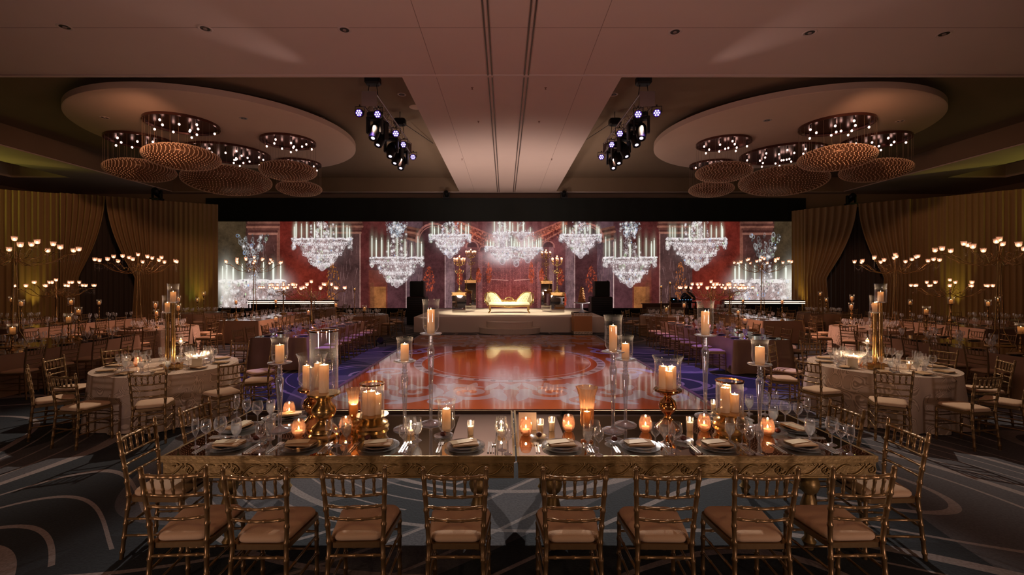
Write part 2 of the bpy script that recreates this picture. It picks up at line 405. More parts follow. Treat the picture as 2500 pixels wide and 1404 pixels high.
    for _ in range(260):
        t = rnd.uniform(0, 1); x = 1108+97*t; y = 543+44*t+rnd.uniform(-8, 26)
        both(lambda f: c.dot(f(x), y, rnd.uniform(.8, 2.2), rnd.uniform(.8, 2.2), (210, 120, 95) if rnd.rand() < .5 else (90, 36, 30), .6))
    c.dot(cx, 556, 26, 20, (150, 88, 80), .7); c.dot(cx, 596, 14, 30, (110, 60, 58), .9); c.dot(cx+2, 590, 8, 17, (50, 30, 34), .9)
    for k in range(60):
        x = cx+rnd.uniform(-70, 70); c.line([(x, rnd.uniform(625, 660)), (x, rnd.uniform(665, 745))], .8, (190, 105, 98), .28)
    c.line([(1190, 681), (1240, 684)], 1.4, (205, 140, 130)); c.line([(1255, 684), (1300, 681)], 1.4, (205, 140, 130))
    for _ in range(1500):
        x = rnd.uniform(1165, 1325); y = rnd.uniform(600, 745); c.dot(x, y, .7, .7, (220, 120, 105), .35)
    # orange girandoles along the lower walls
    def gir(x, y0, y1, wd, col):
        for _ in range(150):
            t = rnd.uniform(0, 1); hw = wd*(.15+math.sin(t*PI*.9)*.85); yy = y0+(y1-y0)*t; xx = x+rnd.uniform(-hw, hw)
            sh_ = rnd.uniform(.45, 1.1); c.dot(xx, yy, rnd.uniform(.6, 1.6), rnd.uniform(1, 3.0), tuple(int(v*sh_) for v in col), .6)
    for x, y0, y1, wd in ((1047, 650, 712, 14), (1122, 655, 695, 8), (1168, 655, 688, 7), (1193, 640, 690, 7)):
        gir(x, y0, y1, wd, (205, 88, 58)); gir(2*cx-x, y0, y1, wd, (205, 88, 58))
    gir(812, 640, 735, 17, (215, 130, 50)); gir(1660, 640, 735, 14, (215, 120, 60)); gir(1378, 715, 745, 5, (225, 90, 60))
    # mottled plaster and marble over the whole picture
    H_, W_ = c.a.shape[:2]; acc = np.zeros((H_, W_), np.float32)
    for sc_, am in ((60, .20), (22, .16), (8, .13), (3, .10)):
        gy, gx = H_//sc_+2, W_//sc_+2; g = rnd.rand(gy, gx).astype(np.float32)
        yy, xx = np.arange(H_)/sc_, np.arange(W_)/sc_; iy, ix = yy.astype(int), xx.astype(int); fy, fx = (yy-iy)[:, None], (xx-ix)[None]
        g2 = (g[iy][:, ix]*(1-fy)*(1-fx)+g[iy+1][:, ix]*fy*(1-fx)+g[iy][:, ix+1]*(1-fy)*fx+g[iy+1][:, ix+1]*fy*fx); acc += (g2-.5)*2*am
    c.a *= np.clip(.86+acc*1.3, .25, 1.5)[..., None]
    # crystal chandeliers
    def drops(n, xf, y0, y1, sz, br, tint=(1, 1, 1), big=.10):
        for _ in range(n):
            t = rnd.uniform(0, 1); y = y0+(y1-y0)*t; x = xf(t)
            v = rnd.choice([70, 150, 225, 255], p=[.25, .3, .25, .2])*br
            col = tuple(int(min(255, v*q)) for q in tint)
            if rnd.rand() < .02: col = (170, 205, 255)
            if rnd.rand() < .03: col = (200, 235, 180)
            if rnd.rand() < big: c.glow(x, y, sz*1.1, sz*1.3, (255, 248, 246), .9)
            elif rnd.rand() < .45: c.dot(x, y, rnd.uniform(.8, 1.5)*sz, rnd.uniform(1.1, 2.3)*sz, col, rnd.uniform(.3, .7), True)
            else: c.dot(x, y, rnd.uniform(.3, .7)*sz, rnd.uniform(.5, 1.2)*sz, col, rnd.uniform(.4, .95))
    def candles(xs, y0, y1, wd=1.8, j=6):
        for x in xs:
            top = y0+rnd.uniform(-j, j); c.glow(x, (top+y1)/2, wd*2.2, (y1-top)*.55, (190, 190, 165), .45)
            c.line([(x, top+5), (x, y1)], wd*rnd.uniform(.7, 1.4), (246, 250, 238)); c.line([(x, top-1), (x, top+6)], wd*.55, (255, 255, 240))
    def chand(x, ytop, yc, yr, yb, hw, n=400, br=1.0, nc=9, tint=(1, .94, .93), fill=.35, sz=2.2, ccol=.25):
        H = yb-yr
        def prof(t):  # half width from rim to bottom, in three tiers
            return hw*(1.0 if t < .12 else (.93-.25*(t-.12)/.38 if t < .5 else (.62-.22*(t-.5)/.3 if t < .8 else .36*(1-(t-.8)/.2)+.06)))
        for k in range(30):
            t = k/30; h = prof(t)*.92; c.rect(x-h, x+h, yr+H*t, yr+H*(t+.04), tuple(int(v*br) for v in (150, 120, 122)), fill)
        c.glow(x, yr+H*.3, hw*.55, H*.38, (225, 205, 205), .35*br if br <= 1 else .6)
        drops(n//3, lambda t: x+rnd.uniform(-1, 1)*hw*ccol*(.5+.8*t), ytop, yr+4, sz*.9, br, tint)
        for s_ in (-.55, -.25, .25, .55): drops(14, lambda t: x+s_*hw*.7+rnd.uniform(-1.5, 1.5), ytop, yr, sz*.8, br, tint)
        candles([x+hw*.95*math.sin(-PI/2+PI*(k+.5)/nc)+rnd.uniform(-3, 3) for k in range(nc)], yc, yr, 2.0, 9)
        for k in range(nc*2):
            xx = x+hw*math.sin(-PI/2+PI*(k+.5)/(nc*2)); c.dot(xx, yr+1+rnd.uniform(-1.5, 1.5), hw*.09, 2.2, (245, 235, 238), .75)
        drops(n, lambda t: x+rnd.uniform(-1, 1)*prof(t), yr, yb, sz, br, tint)
        for tt in (.14, .5, .8):
            h = prof(tt-.02)
            for k in range(int(h/sz/1.1)):
                xx = x-h+2*h*(k+.5)/int(h/sz/1.1); yy = yr+H*tt+H*.07*math.cos((xx-x)/h*1.5)
                c.dot(xx, yy+rnd.uniform(-2, 2), sz*1.15, sz*1.9, (228, 214, 216), .75, True); c.dot(xx+.6, yy-1, sz*.45, sz*.7, (255, 255, 255), .8)
        for s_ in (-1, 1): drops(n//10, lambda t: x+s_*hw*(.98)+rnd.uniform(-4, 4), yr, yr+H*.35, sz, br, tint)
        c.dot(x, yb-2, 6, 7, (200, 182, 186), .8, True); c.dot(x, yb-2, 5, 6, (130, 100, 105), .5)
    for s_, x in ((-1, 786), (1, 1700)): chand(x, 541, 550, 582, 655, 70, 560, 1.0, 11)
    for s_, x in ((-1, 968), (1, 1538)):
        chand(x, 541, 585, 628, 696, 62, 430, .95, 9); drops(90, lambda t: x+rnd.uniform(-1, 1)*(26-14*t), 541, 575, 2.2, 1, (.9, .95, 1))
    for x in (1098, 1417): chand(x, 541, 548, 572, 625, 48, 460, 1.05, 8, (1, .94, .98), .5, 1.7, .45)
    for x, y, rx, ry in ((1222, 590, 26, 36), (1285, 600, 24, 26), (1225, 625, 34, 16)): c.glow(x, y, rx, ry, (250, 232, 234), .75)
    chand(1226, 541, 582, 602, 640, 40, 420, 1.15, 8, (1, .95, .96), .5, 1.2, .5); chand(1288, 560, 585, 604, 636, 34, 320, 1.1, 9, (1, .95, .95), .5, 1.1, .5)
    chand(1225, 541, 541, 566, 600, 20, 200, 1.15, 4, (1, .95, .97), .5, 1.2, .6); chand(1272, 541, 548, 566, 582, 22, 90, .9, 4, (1, .92, .92), .4, 1.1)
    chand(1260, 600, 620, 622, 645, 14, 90, .8, 2, (1, .9, .9), .5, 1)
    for x, s_ in ((617, -1), (1868, 1)):
        # fountain-like crystal piece: crown above, bright tiers below
        drops(150, lambda t: x+rnd.choice([-1, -.55, 0, .55, 1])*(36-24*t)+rnd.uniform(-4, 4), 572, 632, 2.6, .75, big=.03)
        for dx, al in ((0, .6), (-s_*-62, .9), (-s_*64, .5)):
            c.glow(x+dx, 690, 26, 22, (240, 230, 225), al)
        c.poly(lambda X, Y: np.clip((78-np.abs(X-x))/4, 0, 1)*np.clip((Y-680)/14, 0, 1), (190, 162, 158), .7, (x-82, x+82, 672, 752))
        candles([x-74, x-64, x-48, x-26, x+26, x+50, x+68], 648, 682, 3.4, 8)
        for dx in (-64, -20, 24, 62): c.dot(x+dx, 686, 20, 5, (255, 248, 244), .8)
        drops(420, lambda t: x+rnd.uniform(-1, 1)*78, 684, 750, 2.8, 1, (1, .93, .93)); drops(70, lambda t: x+rnd.uniform(-1, 1)*14, 625, 690, 2.2, .9)
        for _ in range(80): c.line([(x+rnd.uniform(-70, 70), rnd.uniform(690, 748)) for _k in range(1)]*2, 2, (70, 45, 48), .5)
        c.glow(x+s_*66, 695, 18, 46, (240, 238, 225), .7)
    # module seams
    for y in (655,): c.line([(1000, y), (1490, y)], .8, (60, 30, 32), .5)
    for x in np.arange(545, 1960, 47): c.line([(x, 541), (x, 752)], .5, (30, 16, 18), .22)
    return c
def image_emission(name, im, st):
    m, nt, N, L = newmat(name); N.remove(N['Principled BSDF']); t = N.new('ShaderNodeTexImage'); t.image = im; t.extension = 'EXTEND'
    e = N.new('ShaderNodeEmission'); e.inputs[1].default_value = st; L.new(t.outputs[0], e.inputs[0]); L.new(e.outputs[0], N['Material Output'].inputs[0]); return m
def uvquad(name, pts, mat):
    me = bpy.data.meshes.new(name); me.from_pydata([tuple(p) for p in pts], [], [(0, 1, 2, 3)])
    uv = me.uv_layers.new(name='uv'); 
    for i, c_ in enumerate(((0, 0), (1, 0), (1, 1), (0, 1))): uv.data[i].uv = c_
    me.materials.append(mat); o = bpy.data.objects.new(name, me); COL.objects.link(o); return o
# ------------------------------------------------------------------ ROOM
ZC = 7.3; ZI = 8.15
FL = MB().box((0, 11.5, -.06), (56, 32, .12)); struct('floor', FL, carpet_mat())
struct('wall_back', MB().box((0, 27.4, 4.1), (56, .3, 8.3)), WALLM)
struct('wall_left', MB().box((-27.5, 11.5, 4.1), (.3, 32, 8.3)), WALLM)
struct('wall_right', MB().box((27.5, 11.5, 4.1), (.3, 32, 8.3)), WALLM)
struct('wall_front', MB().box((0, -4.4, 4.1), (56, .3, 8.3)), WALLM)
BL, BR = -2.63, 3.0; CY0 = 11.62; CY1 = 26.6; CXL, CXR = -19.4, 19.8
mb = MB()
def slab(x0, x1, y0, y1, z0=ZC, z1=ZI+.3): mb.box(((x0+x1)/2, (y0+y1)/2, (z0+z1)/2), (x1-x0, y1-y0, z1-z0))
slab(-27.4, 27.4, -4.3, CY0); slab(BL, BR, CY0, CY1); slab(-27.4, 27.4, CY1, 27.3)
for x0, x1, sl0, sl1 in ((-27.4, CXL, -24.8, -21.9), (CXR, 27.4, 22.3, 25.2)):
    slab(x0, sl0, CY0, CY1); slab(sl1, x1, CY0, CY1); slab(sl0, sl1, 22.9, CY1)
    slab(sl0, sl1, CY0, 22.9, ZI-.2)
struct('ceiling', mb, CEIL)
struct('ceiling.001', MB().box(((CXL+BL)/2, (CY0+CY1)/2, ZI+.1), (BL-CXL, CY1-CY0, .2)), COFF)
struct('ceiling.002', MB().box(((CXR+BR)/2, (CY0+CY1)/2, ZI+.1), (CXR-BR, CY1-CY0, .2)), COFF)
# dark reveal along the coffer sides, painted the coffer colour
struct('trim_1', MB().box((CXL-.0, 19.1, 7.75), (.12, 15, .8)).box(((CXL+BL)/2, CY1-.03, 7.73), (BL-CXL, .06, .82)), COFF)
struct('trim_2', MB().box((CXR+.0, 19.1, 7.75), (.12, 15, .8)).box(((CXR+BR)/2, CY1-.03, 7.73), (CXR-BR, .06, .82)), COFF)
for n, x in (('trim_3', -.37), ('trim_4', .55)):
    struct(n, MB().box((x-.05, 11.3, ZC-.01), (.03, 30.4, .03)).box((x+.05, 11.3, ZC-.01), (.03, 30.4, .03)), pbr('track_'+n, (.10, .07, .06), .5, .5))
struct('trim_5', MB().box((0, CY0-.05, ZC-.015), (54.4, .1, .03)), CEIL)
# thin plaster joints in the ceiling
jm = pbr('joint', (.30, .21, .18), .9)
jb = MB()
for x in (-1.75, 2.0): jb.box((x, 11.3, ZC-.001), (.012, 30, .004))
for y in (6.5, 9.4): jb.box((0, y, ZC-.001), (54, .012, .004))
struct('trim_6', jb, jm)
# lamps hidden in the two side slots give the olive glow
for s, x in ((-1, -23.3), (1, 23.7)):
    area((x+s*1.2, 18.5, ZC+.25), (x, 18.5, ZI), 75, (.72, .70, .12), .2, 8)
# added unseen up-wash lamps that brighten the ceiling, no fixtures stand there
for s in (-1, 1):
    spot((s*4.5, -3.2, .8), (s*2, 7.5, ZC), 850, (1, .67, .60), 92, 1, .3)
    spot((s*3.6, 18.2, .9), (s*.2, 21.5, ZC), 950, (1, .80, .70), 110, 1, .6)  # added lamp by the stage front, brightens the far end of the beam
# ------------------------------------------------------------------ LED screen + masking
SD = 26.5
def SXZ(x, y): return Vector((PX(x, SD), SD, EYE-(y-VY)/F*SD))
screen = thing('video_wall', 'wide video wall showing crystal chandeliers in a red palace hall', 'screen', (0.3, SD+.1, 0))
sq = uvquad('display', [SXZ(500, 752), SXZ(1966, 752), SXZ(1966, 541), SXZ(500, 541)], image_emission('screen_picture', screen_canvas().image('screen_picture'), 1.0))
sq.parent = screen; sq.location = -screen.location
a = SXZ(500, 752); b = SXZ(1966, 541)
fr = MB().box(((a.x+b.x)/2, SD+.12, (a.z+b.z)/2), (b.x-a.x+.2, .2, b.z-a.z)); fr.box(((a.x+b.x)/2, SD+.02, a.z-.04), (b.x-a.x+.2, .16, .08))
o = fr.build('frame', pbr('screen_frame', (.03, .022, .025), .5), screen); o.location = -screen.location
o = MB().box(((a.x+b.x)/2, SD+.1, (a.z-.08)/2), (b.x-a.x+.2, .1, a.z-.08)).build('plinth', BLACKC, screen); o.location = -screen.location
v0 = SXZ(508, 541); v1 = SXZ(1962, 485)
vb = MB()
n = 240
vb.grid(lambda u, v: (v0.x+(v1.x-v0.x)*u, 26.28+.02*math.sin(u*n*.9), v0.z+(v1.z-v0.z)*v), n, 1)
o = vb.build('valance', BLACKC, screen); o.location = -screen.location
# ------------------------------------------------------------------ drapes
DZ = 6.1
def drape_wall(name, pts, m, lab, amp=.05, pitch=.20, ztop=DZ):
    L = [0]
    for p, q in zip(pts[:-1], pts[1:]): L.append(L[-1]+(Vector(q)-Vector(p)).length)
    T = L[-1]; nu = int(T/pitch*5)
    def fn(u, v):
        t = u*T; i = 0
        while i < len(L)-2 and t > L[i+1]: i += 1
        p, q = Vector(pts[i]), Vector(pts[i+1]); d = (q-p).normalized(); pos = p+d*(t-L[i]); nn = Vector((-d.y, d.x))
        a_ = amp*(math.sin(t/pitch*2*PI+.8*math.sin(t*1.7))+.4*math.sin(t/pitch*.7*PI))*(1-.35*v)
        return (pos.x+nn.x*a_, pos.y+nn.y*a_, .01+v*(ztop-.01))
    o = MB().grid(fn, nu, 4).build(name, m); tag(o, lab, 'curtain'); return o
def hit(x, A, B):
    # intersection of the ray through pixel column x with line A-B (plan)
    t = (x-VX)/F; A = Vector(A); B = Vector(B); d = B-A
    s = (t*A.y-A.x)/(d.x-t*d.y); return A+d*s
LA, LB = Vector((-15.05, 23.9)), Vector((-22.1, 19.9)); RA, RB = Vector((16.4, 26.0)), Vector((22.6, 19.8))
def ext(A, B, l): return B+(B-A).normalized()*l
def swag(name, lab, A, B, xi_top, xi_tie, xo, ztie=2.3):
    # tied-back curtain between its fixed outer edge (pixel column xo) and an inner edge sweeping from xi_top down to xi_tie
    pO = hit(xo, A, B); pT = hit(xi_top, A, B); pI = hit(xi_tie, A, B)
    off = (B-A).normalized(); nn = Vector((-off.y, off.x)); 
    if nn.dot(-pO) < 0: nn = -nn
    def fn(u, v):
        z = .01+v*(DZ-.01)
        if z > ztie:
            t = (DZ-z)/(DZ-ztie); inner = pT.lerp(pI, t**1.8); outer = pO
        else:
            t = (ztie-z)/ztie; inner = pI.lerp(pI.lerp(pT, .12), t); outer = pO
        pos = outer.lerp(inner, u); a_ = .06*math.sin(u*46)*(1 if z < ztie else 1)
        pinch = math.exp(-((z-ztie)/.5)**2); pos = pos+nn*(.22+a_*(1-.5*pinch))
        return (pos.x, pos.y, z)
    tag(MB().grid(fn, 90, 22).build(name, DRAPE), lab, 'curtain')
drape_wall('drape', [LA, hit(345, LA, LB)], DRAPE, 'gold pleated drape left of the video wall, lit by a yellow uplight')
drape_wall('drape', [hit(185, LA, LB), ext(LA, LB, 5.0)], DRAPE, 'long gold pleated drape along the far left side of the room')
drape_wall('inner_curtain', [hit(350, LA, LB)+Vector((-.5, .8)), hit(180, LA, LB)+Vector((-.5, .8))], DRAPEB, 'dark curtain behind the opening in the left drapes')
swag('swag_curtain', 'gold tied-back curtain on the left side of the left opening', LA, LB, 260, 196, 150)
swag('swag_curtain', 'gold tied-back curtain on the right side of the left opening', LA, LB, 262, 332, 372)
drape_wall('drape', [RA, hit(1985, RA, RB)], DRAPE, 'gold pleated drape right of the video wall')
drape_wall('drape', [hit(2165, RA, RB), ext(RA, RB, 5.0)], DRAPE, 'long gold pleated drape along the far right side of the room')
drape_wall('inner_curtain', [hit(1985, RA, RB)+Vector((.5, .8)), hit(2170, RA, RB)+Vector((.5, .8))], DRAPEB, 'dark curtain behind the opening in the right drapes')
swag('swag_curtain', 'gold tied-back curtain on the left side of the right opening', RA, RB, 2094, 2020, 1965)
swag('swag_curtain', 'gold tied-back curtain on the right side of the right opening', RA, RB, 2098, 2160, 2225)
# uplights at the drape feet
def uplight(px, A, B, lab, pw, col):
    p = hit(px, A, B); nn = Vector((-(B-A).y, (B-A).x)).normalized()
    if nn.dot(-p) < 0: nn = -nn
    q = p+nn*.42
    t = thing('uplight', lab, 'light', (q.x, q.y, 0))
    MB().lathe([(0, 0), (.09, 0), (.1, .02), (.1, .22), (.085, .22), (.08, .19), (0, .19)], 14).build('housing', BLACK, t)
    MB().lathe([(0, .195), (.078, .195)], 14).build('lens', emit('uplens', col, 6), t)
    s_ = spot((q.x, q.y, .24), (p.x, p.y, 2.9), pw*1.3, col, 38, 1, .05)
for px, A, B, lab, pw, c_ in ((490, LA, LB, 'floor uplight at the drape beside the left end of the screen', 70, (1, .72, .12)), (470, LA, LB, 'second floor uplight on the left drape', 25, (.5, 1, .1)),
        (80, LA, LB, 'floor uplight at the far left drape', 90, (1, .78, .14)), (1962, RA, RB, 'floor uplight at the drape beside the right end of the screen', 80, (1, .70, .10)),
        (2332, RA, RB, 'floor uplight at the far right drape', 90, (.95, .8, .12))):
    uplight(px, A, B, lab, pw, c_)
# wash over the drapes (amber spots without modelled fixtures)
for s in (-1, 1): spot((s*9.5, 12.2, 6.9), (s*19.5, 22.5, 3.5), 520, (1, .50, .27), 75, 1, .2)
# small projectors standing on top of the masking
def top_light(x, y, d, lab, s=1):
    q = Vector((PX(x, d), d, EYE-(y-VY)/F*d)); t = thing('projector_lamp', lab, 'light', q)
    MB().box((0, 0, .05), (.34*s, .3*s, .1)).build('base', BLACK, t)
    MB().box((-.17*s, 0, .22*s), (.05, .12, .34*s)).box((.17*s, 0, .22*s), (.05, .12, .34*s)).build('yoke', BLACK, t)
    MB().lathe([(0, -.2*s), (.1*s, -.2*s), (.13*s, 0), (.11*s, .17*s), (0, .17*s)], 12, (0, 0, .3*s), Matrix.Rotation(1.0, 3, 'X')).build('head', BLACK, t)
top_light(1090, 486, 26.28, 'small black moving light on the screen masking, left of centre')
top_light(1377, 486, 26.28, 'small black moving light on the screen masking, right of centre')
for x, A, B, lab in ((383, LA, LB, 'black moving light standing on top of the left drapes'), (2078, RA, RB, 'black moving light standing on top of the right drapes')):
    p = hit(x, A, B); t = VY-(DZ-EYE)/p.y*F; top_light(x, t, p.y, lab, 1.3)
# ------------------------------------------------------------------ ceiling discs and crystal pendants
def disc(x, lab):
    t = MB().lathe([(0, 0), (4.72, 0), (4.76, .03), (4.76, .22), (4.6, .24), (0, .24)], 96, (x, 18.0, 7.66))
    t.lathe([(4.0, .2), (4.0, .5)], 64, (x, 18, 7.66))
    tag(t.build('ceiling_disc', DISC), lab, 'ceiling panel')
disc(-10.9, 'round pale ceiling disc carrying five crystal pendants, left'); disc(10.9, 'round pale ceiling disc carrying five crystal pendants, right')
def lens_prof(r, h): return [(r*math.cos(a_), h*math.sin(a_)) for a_ in np.linspace(-PI/2, PI/2, 17)]
PEND = {}
def pendant(x, y, dia, lab):
    r = dia/2; key = round(r, 2); t = thing('crystal_pendant', lab, 'chandelier', (x, y, 6.45))
    top = 7.66-6.45
    if key not in PEND:
        rc = r*.98; h = r*.33
        can = MB().lathe([(0, top), (rc, top), (rc, top-.09), (rc-.06, top-.09), (rc-.08, top-.03), (0, top-.03)], 40).mesh('canopy', pbr('canopy_metal', (.16, .07, .06), .22, .8))
        bowl = MB().lathe(lens_prof(r*.97, h*.96), 40, sharp=80).mesh('bowl', BOWLM)
        bd = MB(); rings = 15
        for i in range(1, rings*2):
            a_ = -PI/2+PI*i/(rings*2); rr = r*math.cos(a_); zz = h*math.sin(a_); nb = max(6, int(2*PI*rr/.13)); s_ = .026
            for k in range(nb):
                b_ = 2*PI*k/nb; X, Y = rr*math.cos(b_), rr*math.sin(b_)
                bd.add([(X+s_, Y, zz), (X, Y+s_, zz), (X-s_, Y, zz), (X, Y-s_, zz), (X, Y, zz+s_), (X, Y, zz-s_)], [(0, 1, 4), (1, 2, 4), (2, 3, 4), (3, 0, 4), (1, 0, 5), (2, 1, 5), (3, 2, 5), (0, 3, 5)])
        cords = MB(); nc = 30
        for k in range(nc):
            b_ = 2*PI*k/nc; cords.tube([(r*.96*math.cos(b_), r*.96*math.sin(b_), 0), (r*.96*math.cos(b_), r*.96*math.sin(b_), top)], .003, 3, False)
        PEND[key] = (can, bowl, bd.mesh('beads', BEAD), cords.mesh('cords', pbr('cord', (.35, .22, .15), .5)), MB().ball((0, 0, 0), .038, 8, 1.2).mesh('bulb', BULB), MB().lathe([(.02, .04), (.02, .2)], 6).mesh('socket', BLACK))
    can, bowl, beads, cords, bulb, sock = PEND[key]
    inst('canopy', can, t); inst('bowl', bowl, t); o_ = inst('beads', beads, t); o_['kind'] = 'stuff'; o_ = inst('cords', cords, t); o_['kind'] = 'stuff'
    nb = 24 if r > 1.5 else 12; rs = random.Random(int(x*10))
    for k in range(nb):
        rr = r*(.82 if k % 2 else .5) if k < nb*.8 else r*.2; b_ = 2*PI*k/nb*1.25+rs.uniform(-.15, .15)
        q = inst('bulb', bulb, t, (rr*math.cos(b_), rr*math.sin(b_), top-.22)); inst('socket', sock, q)
names = ['leftmost crystal bowl pendant of the {} ceiling disc', 'nearest crystal bowl pendant of the {} ceiling disc', 'largest crystal bowl pendant of the {} ceiling disc', 'crystal bowl pendant nearest the central beam on the {} disc', 'farthest small crystal bowl pendant of the {} ceiling disc']
for (x, y, dd), nm in zip(((-14.4, 18.0, 2.35), (-11.4, 16.1, 2.35), (-12.05, 19.8, 3.45), (-8.6, 18.1, 2.1), (-9.7, 21.5, 2.0)), names): pendant(x, y, dd, nm.format('left'))
names[0] = 'rightmost crystal bowl pendant of the {} ceiling disc'
for (x, y, dd), nm in zip(((14.65, 18.0, 2.35), (11.8, 16.2, 2.35), (12.15, 19.9, 3.45), (8.8, 18.3, 2.1), (9.85, 21.7, 2.0)), names): pendant(x, y, dd, nm.format('right'))
# ------------------------------------------------------------------ recessed downlights, sprinklers
dl = thing('downlight', 'x x x x', 'light')
MB().lathe([(.095, -.002), (.125, -.012), (.14, -.006), (.145, 0), (.09, 0)], 20).build('trim_ring', pbr('trim_ring', (.55, .42, .38), .4), dl)
MB().lathe([(0, -.001), (.095, -.001)], 20).build('aperture', pbr('aperture', (.02, .015, .01), .4), dl)
MB().lathe([(0, -.02), (.035, -.02), (.04, -.002)], 12).build('lamp', pbr('lamp_off', (.3, .22, .2), .2), dl)
freeze(dl)
def PCt(x, y, z): d = (z-EYE)*F/(VY-y); return Vector(((x-VX)/F*d, d, z))
for x, y, z, lab in ((158, 66, ZC, 'recessed downlight in front ceiling, outermost on the left'), (501, 70, ZC, 'recessed downlight in front ceiling, second from the left'), (841, 73, ZC, 'recessed downlight in front ceiling, third from the left'),
        (1648, 78, ZC, 'recessed downlight in front ceiling, third from the right'), (1977, 80, ZC, 'recessed downlight in front ceiling, second from the right'), (2305, 83, ZC, 'recessed downlight in front ceiling, outermost on the right'),
        (981, 231, ZI, 'recessed downlight in the left coffer beside the truss'), (1498, 231, ZI, 'recessed downlight in the right coffer beside the truss'), (784, 289, ZI, 'recessed downlight between the left disc and truss'), (1688, 294, ZI, 'recessed downlight between the right disc and truss'),
        (595, 289, 7.655, 'recessed downlight in the left round disc'), (1873, 294, 7.655, 'recessed downlight in the right round disc'), (2198, 296, 7.655, 'recessed downlight at the right edge of the right disc'), (255, 287, 7.655, 'recessed downlight at the left edge of the left disc')):
    place(dl, PCt(x, y, z), 0, lab)
sp = thing('ceiling_speaker', 'x x x x', 'speaker'); MB().lathe([(0, -.012), (.2, -.012), (.23, 0)], 24).build('grille', DISC, sp); freeze(sp)
for x, y, lab in ((685, 258, 'round ceiling speaker above the left disc'), (1785, 264, 'round ceiling speaker above the right disc'), (1015, 262, 'round ceiling speaker behind the left truss')): place(sp, PCt(x, y, ZI), 0, lab)
sk = thing('sprinkler', 'x x x x', 'sprinkler'); MB().lathe([(.035, 0), (.03, -.012), (.01, -.015), (.01, -.05), (.03, -.052), (0, -.056)], 10).build('head', pbr('sprinkler_metal', (.25, .12, .09), .4, .6), sk); freeze(sk)
for x, y, z, lab in ((1128, 388, ZC, 'small sprinkler on the central beam, left of the tracks'), (1347, 388, ZC, 'small sprinkler on the central beam, right of the tracks'), (1153, 214, ZC, 'small ceiling sensor on near beam, left of the tracks'), (1332, 214, ZC, 'small ceiling sensor on near beam, right of the tracks'),
        (1168, 296, ZC, 'small sprinkler on the beam middle, left of the tracks'), (1316, 296, ZC, 'small sprinkler on the beam middle, right of the tracks')):
    place(sk, PCt(x, y, z), 0, lab)
# ------------------------------------------------------------------ trusses and stage lights
def truss(x, lab):
    t = thing('lighting_truss', lab, 'truss', (x, 12.6, 6.95)); Ln = 4.7; w2 = .17
    ch = MB().tube([(0, 0, 0), (0, Ln, 0)], .024, 6).mesh('chord', TRUSSM)
    for i in (-w2, w2):
        for k in (0, 2*w2): inst('chord', ch, t, (i, 0, k))
    br = MB()
    for k in range(12):
        y0, y1 = Ln*k/12, Ln*(k+1)/12
        for i in (-w2, w2): br.tube([(i, y0, 0), (i, y1, 2*w2)] if k % 2 else [(i, y0, 2*w2), (i, y1, 0)], .009, 4)
        for z in (0, 2*w2): br.tube([(-w2, y0, z), (w2, y1, z)] if k % 2 else [(w2, y0, z), (-w2, y1, z)], .009, 4)
        br.tube([(-w2, y0, 0), (w2, y0, 0)], .009, 4)
    br.build('bracing', TRUSSM, t)
    pl = MB().box((0, 0, w2), (.42, .02, .42)).mesh('end_plate', TRUSSM)
    inst('end_plate', pl, t); inst('end_plate', pl, t, (0, Ln, 0))
    for y in (.35, 3.7):
        MB().bevbox((0, y, .82), (.42, .3, .24), .04).tube([(0, y, .9), (0, y, 1.19)], .012).tube([(-.15, y, .36), (-.1, y, .74)], .01).tube([(.15, y, .36), (.1, y, .74)], .01).build('hoist', BLACK, t)
    cb = MB(); cb.tube([(0, Ln-.8, .9), (.5*(-1 if x > 0 else 1), 6.6, 1.1), (.6*(-1 if x > 0 else 1), 7.4, 1.185)], .012, 5); cb.build('cable', BLACK, t)
truss(TRX[0], 'black lighting truss hanging left of the central beam'); truss(TRX[1], 'black lighting truss hanging right of the central beam')
def par_proto():
    t = thing('par_light', 'x x x x', 'light')
    R_ = Matrix.Rotation(math.radians(72), 3, 'X')   # lens looks towards -Y and down
    MB().lathe([(0, .13), (.07, .13), (.11, .06), (.115, -.06), (.10, -.06), (.10, -.05), (0, -.05)], 16, (0, 0, -.2), R_.inverted() if False else Matrix.Rotation(-math.radians(72), 3, 'X')).build('housing', BLACK, t)
    M_ = Matrix.Rotation(-math.radians(72), 3, 'X')
    MB().lathe([(0, -.052), (.098, -.052)], 16, (0, 0, -.2), M_).build('halo', LEDV, t)
    ln = MB().lathe([(0, -.075), (.016, -.07), (.024, -.056)], 8, (0, 0, 0), M_).mesh('lens', LEDW)
    for k in range(7):
        a_ = 2*PI*k/6; r = 0 if k == 6 else .064; inst('lens', ln, t, M_ @ Vector((r*math.cos(a_), r*math.sin(a_), 0))+Vector((0, 0, -.2)))
    MB().tube([(-.13, 0, -.2), (-.13, 0, -.02), (.13, 0, -.02), (.13, 0, -.2)], .012, 4).tube([(0, 0, -.02), (0, 0, .03)], .02, 5).build('yoke', BLACK, t)
    return freeze(t)
def mover_proto():
    t = thing('moving_head', 'x x x x', 'light')
    MB().bevbox((0, 0, -.09), (.36, .36, .15), .03).build('base', BLACK, t)
    MB().bevbox((-.2, 0, -.36), (.07, .18, .5), .02).bevbox((.2, 0, -.36), (.07, .18, .5), .02).box((0, 0, -.18), (.4, .18, .06)).build('yoke', BLACK, t)
    M_ = Matrix.Rotation(math.radians(-28), 3, 'X')
    MB().lathe([(0, .24), (.1, .23), (.15, .12), (.15, -.12), (.12, -.3), (.10, -.3), (.10, -.28), (0, -.28)], 16, (0, 0, -.52), M_).build('head', BLACK, t)
    MB().lathe([(0, -.285), (.055, -.285)], 12, (0, 0, -.52), M_).build('lens', LEDW, t)
    return freeze(t)
par = par_proto(); mov = mover_proto()
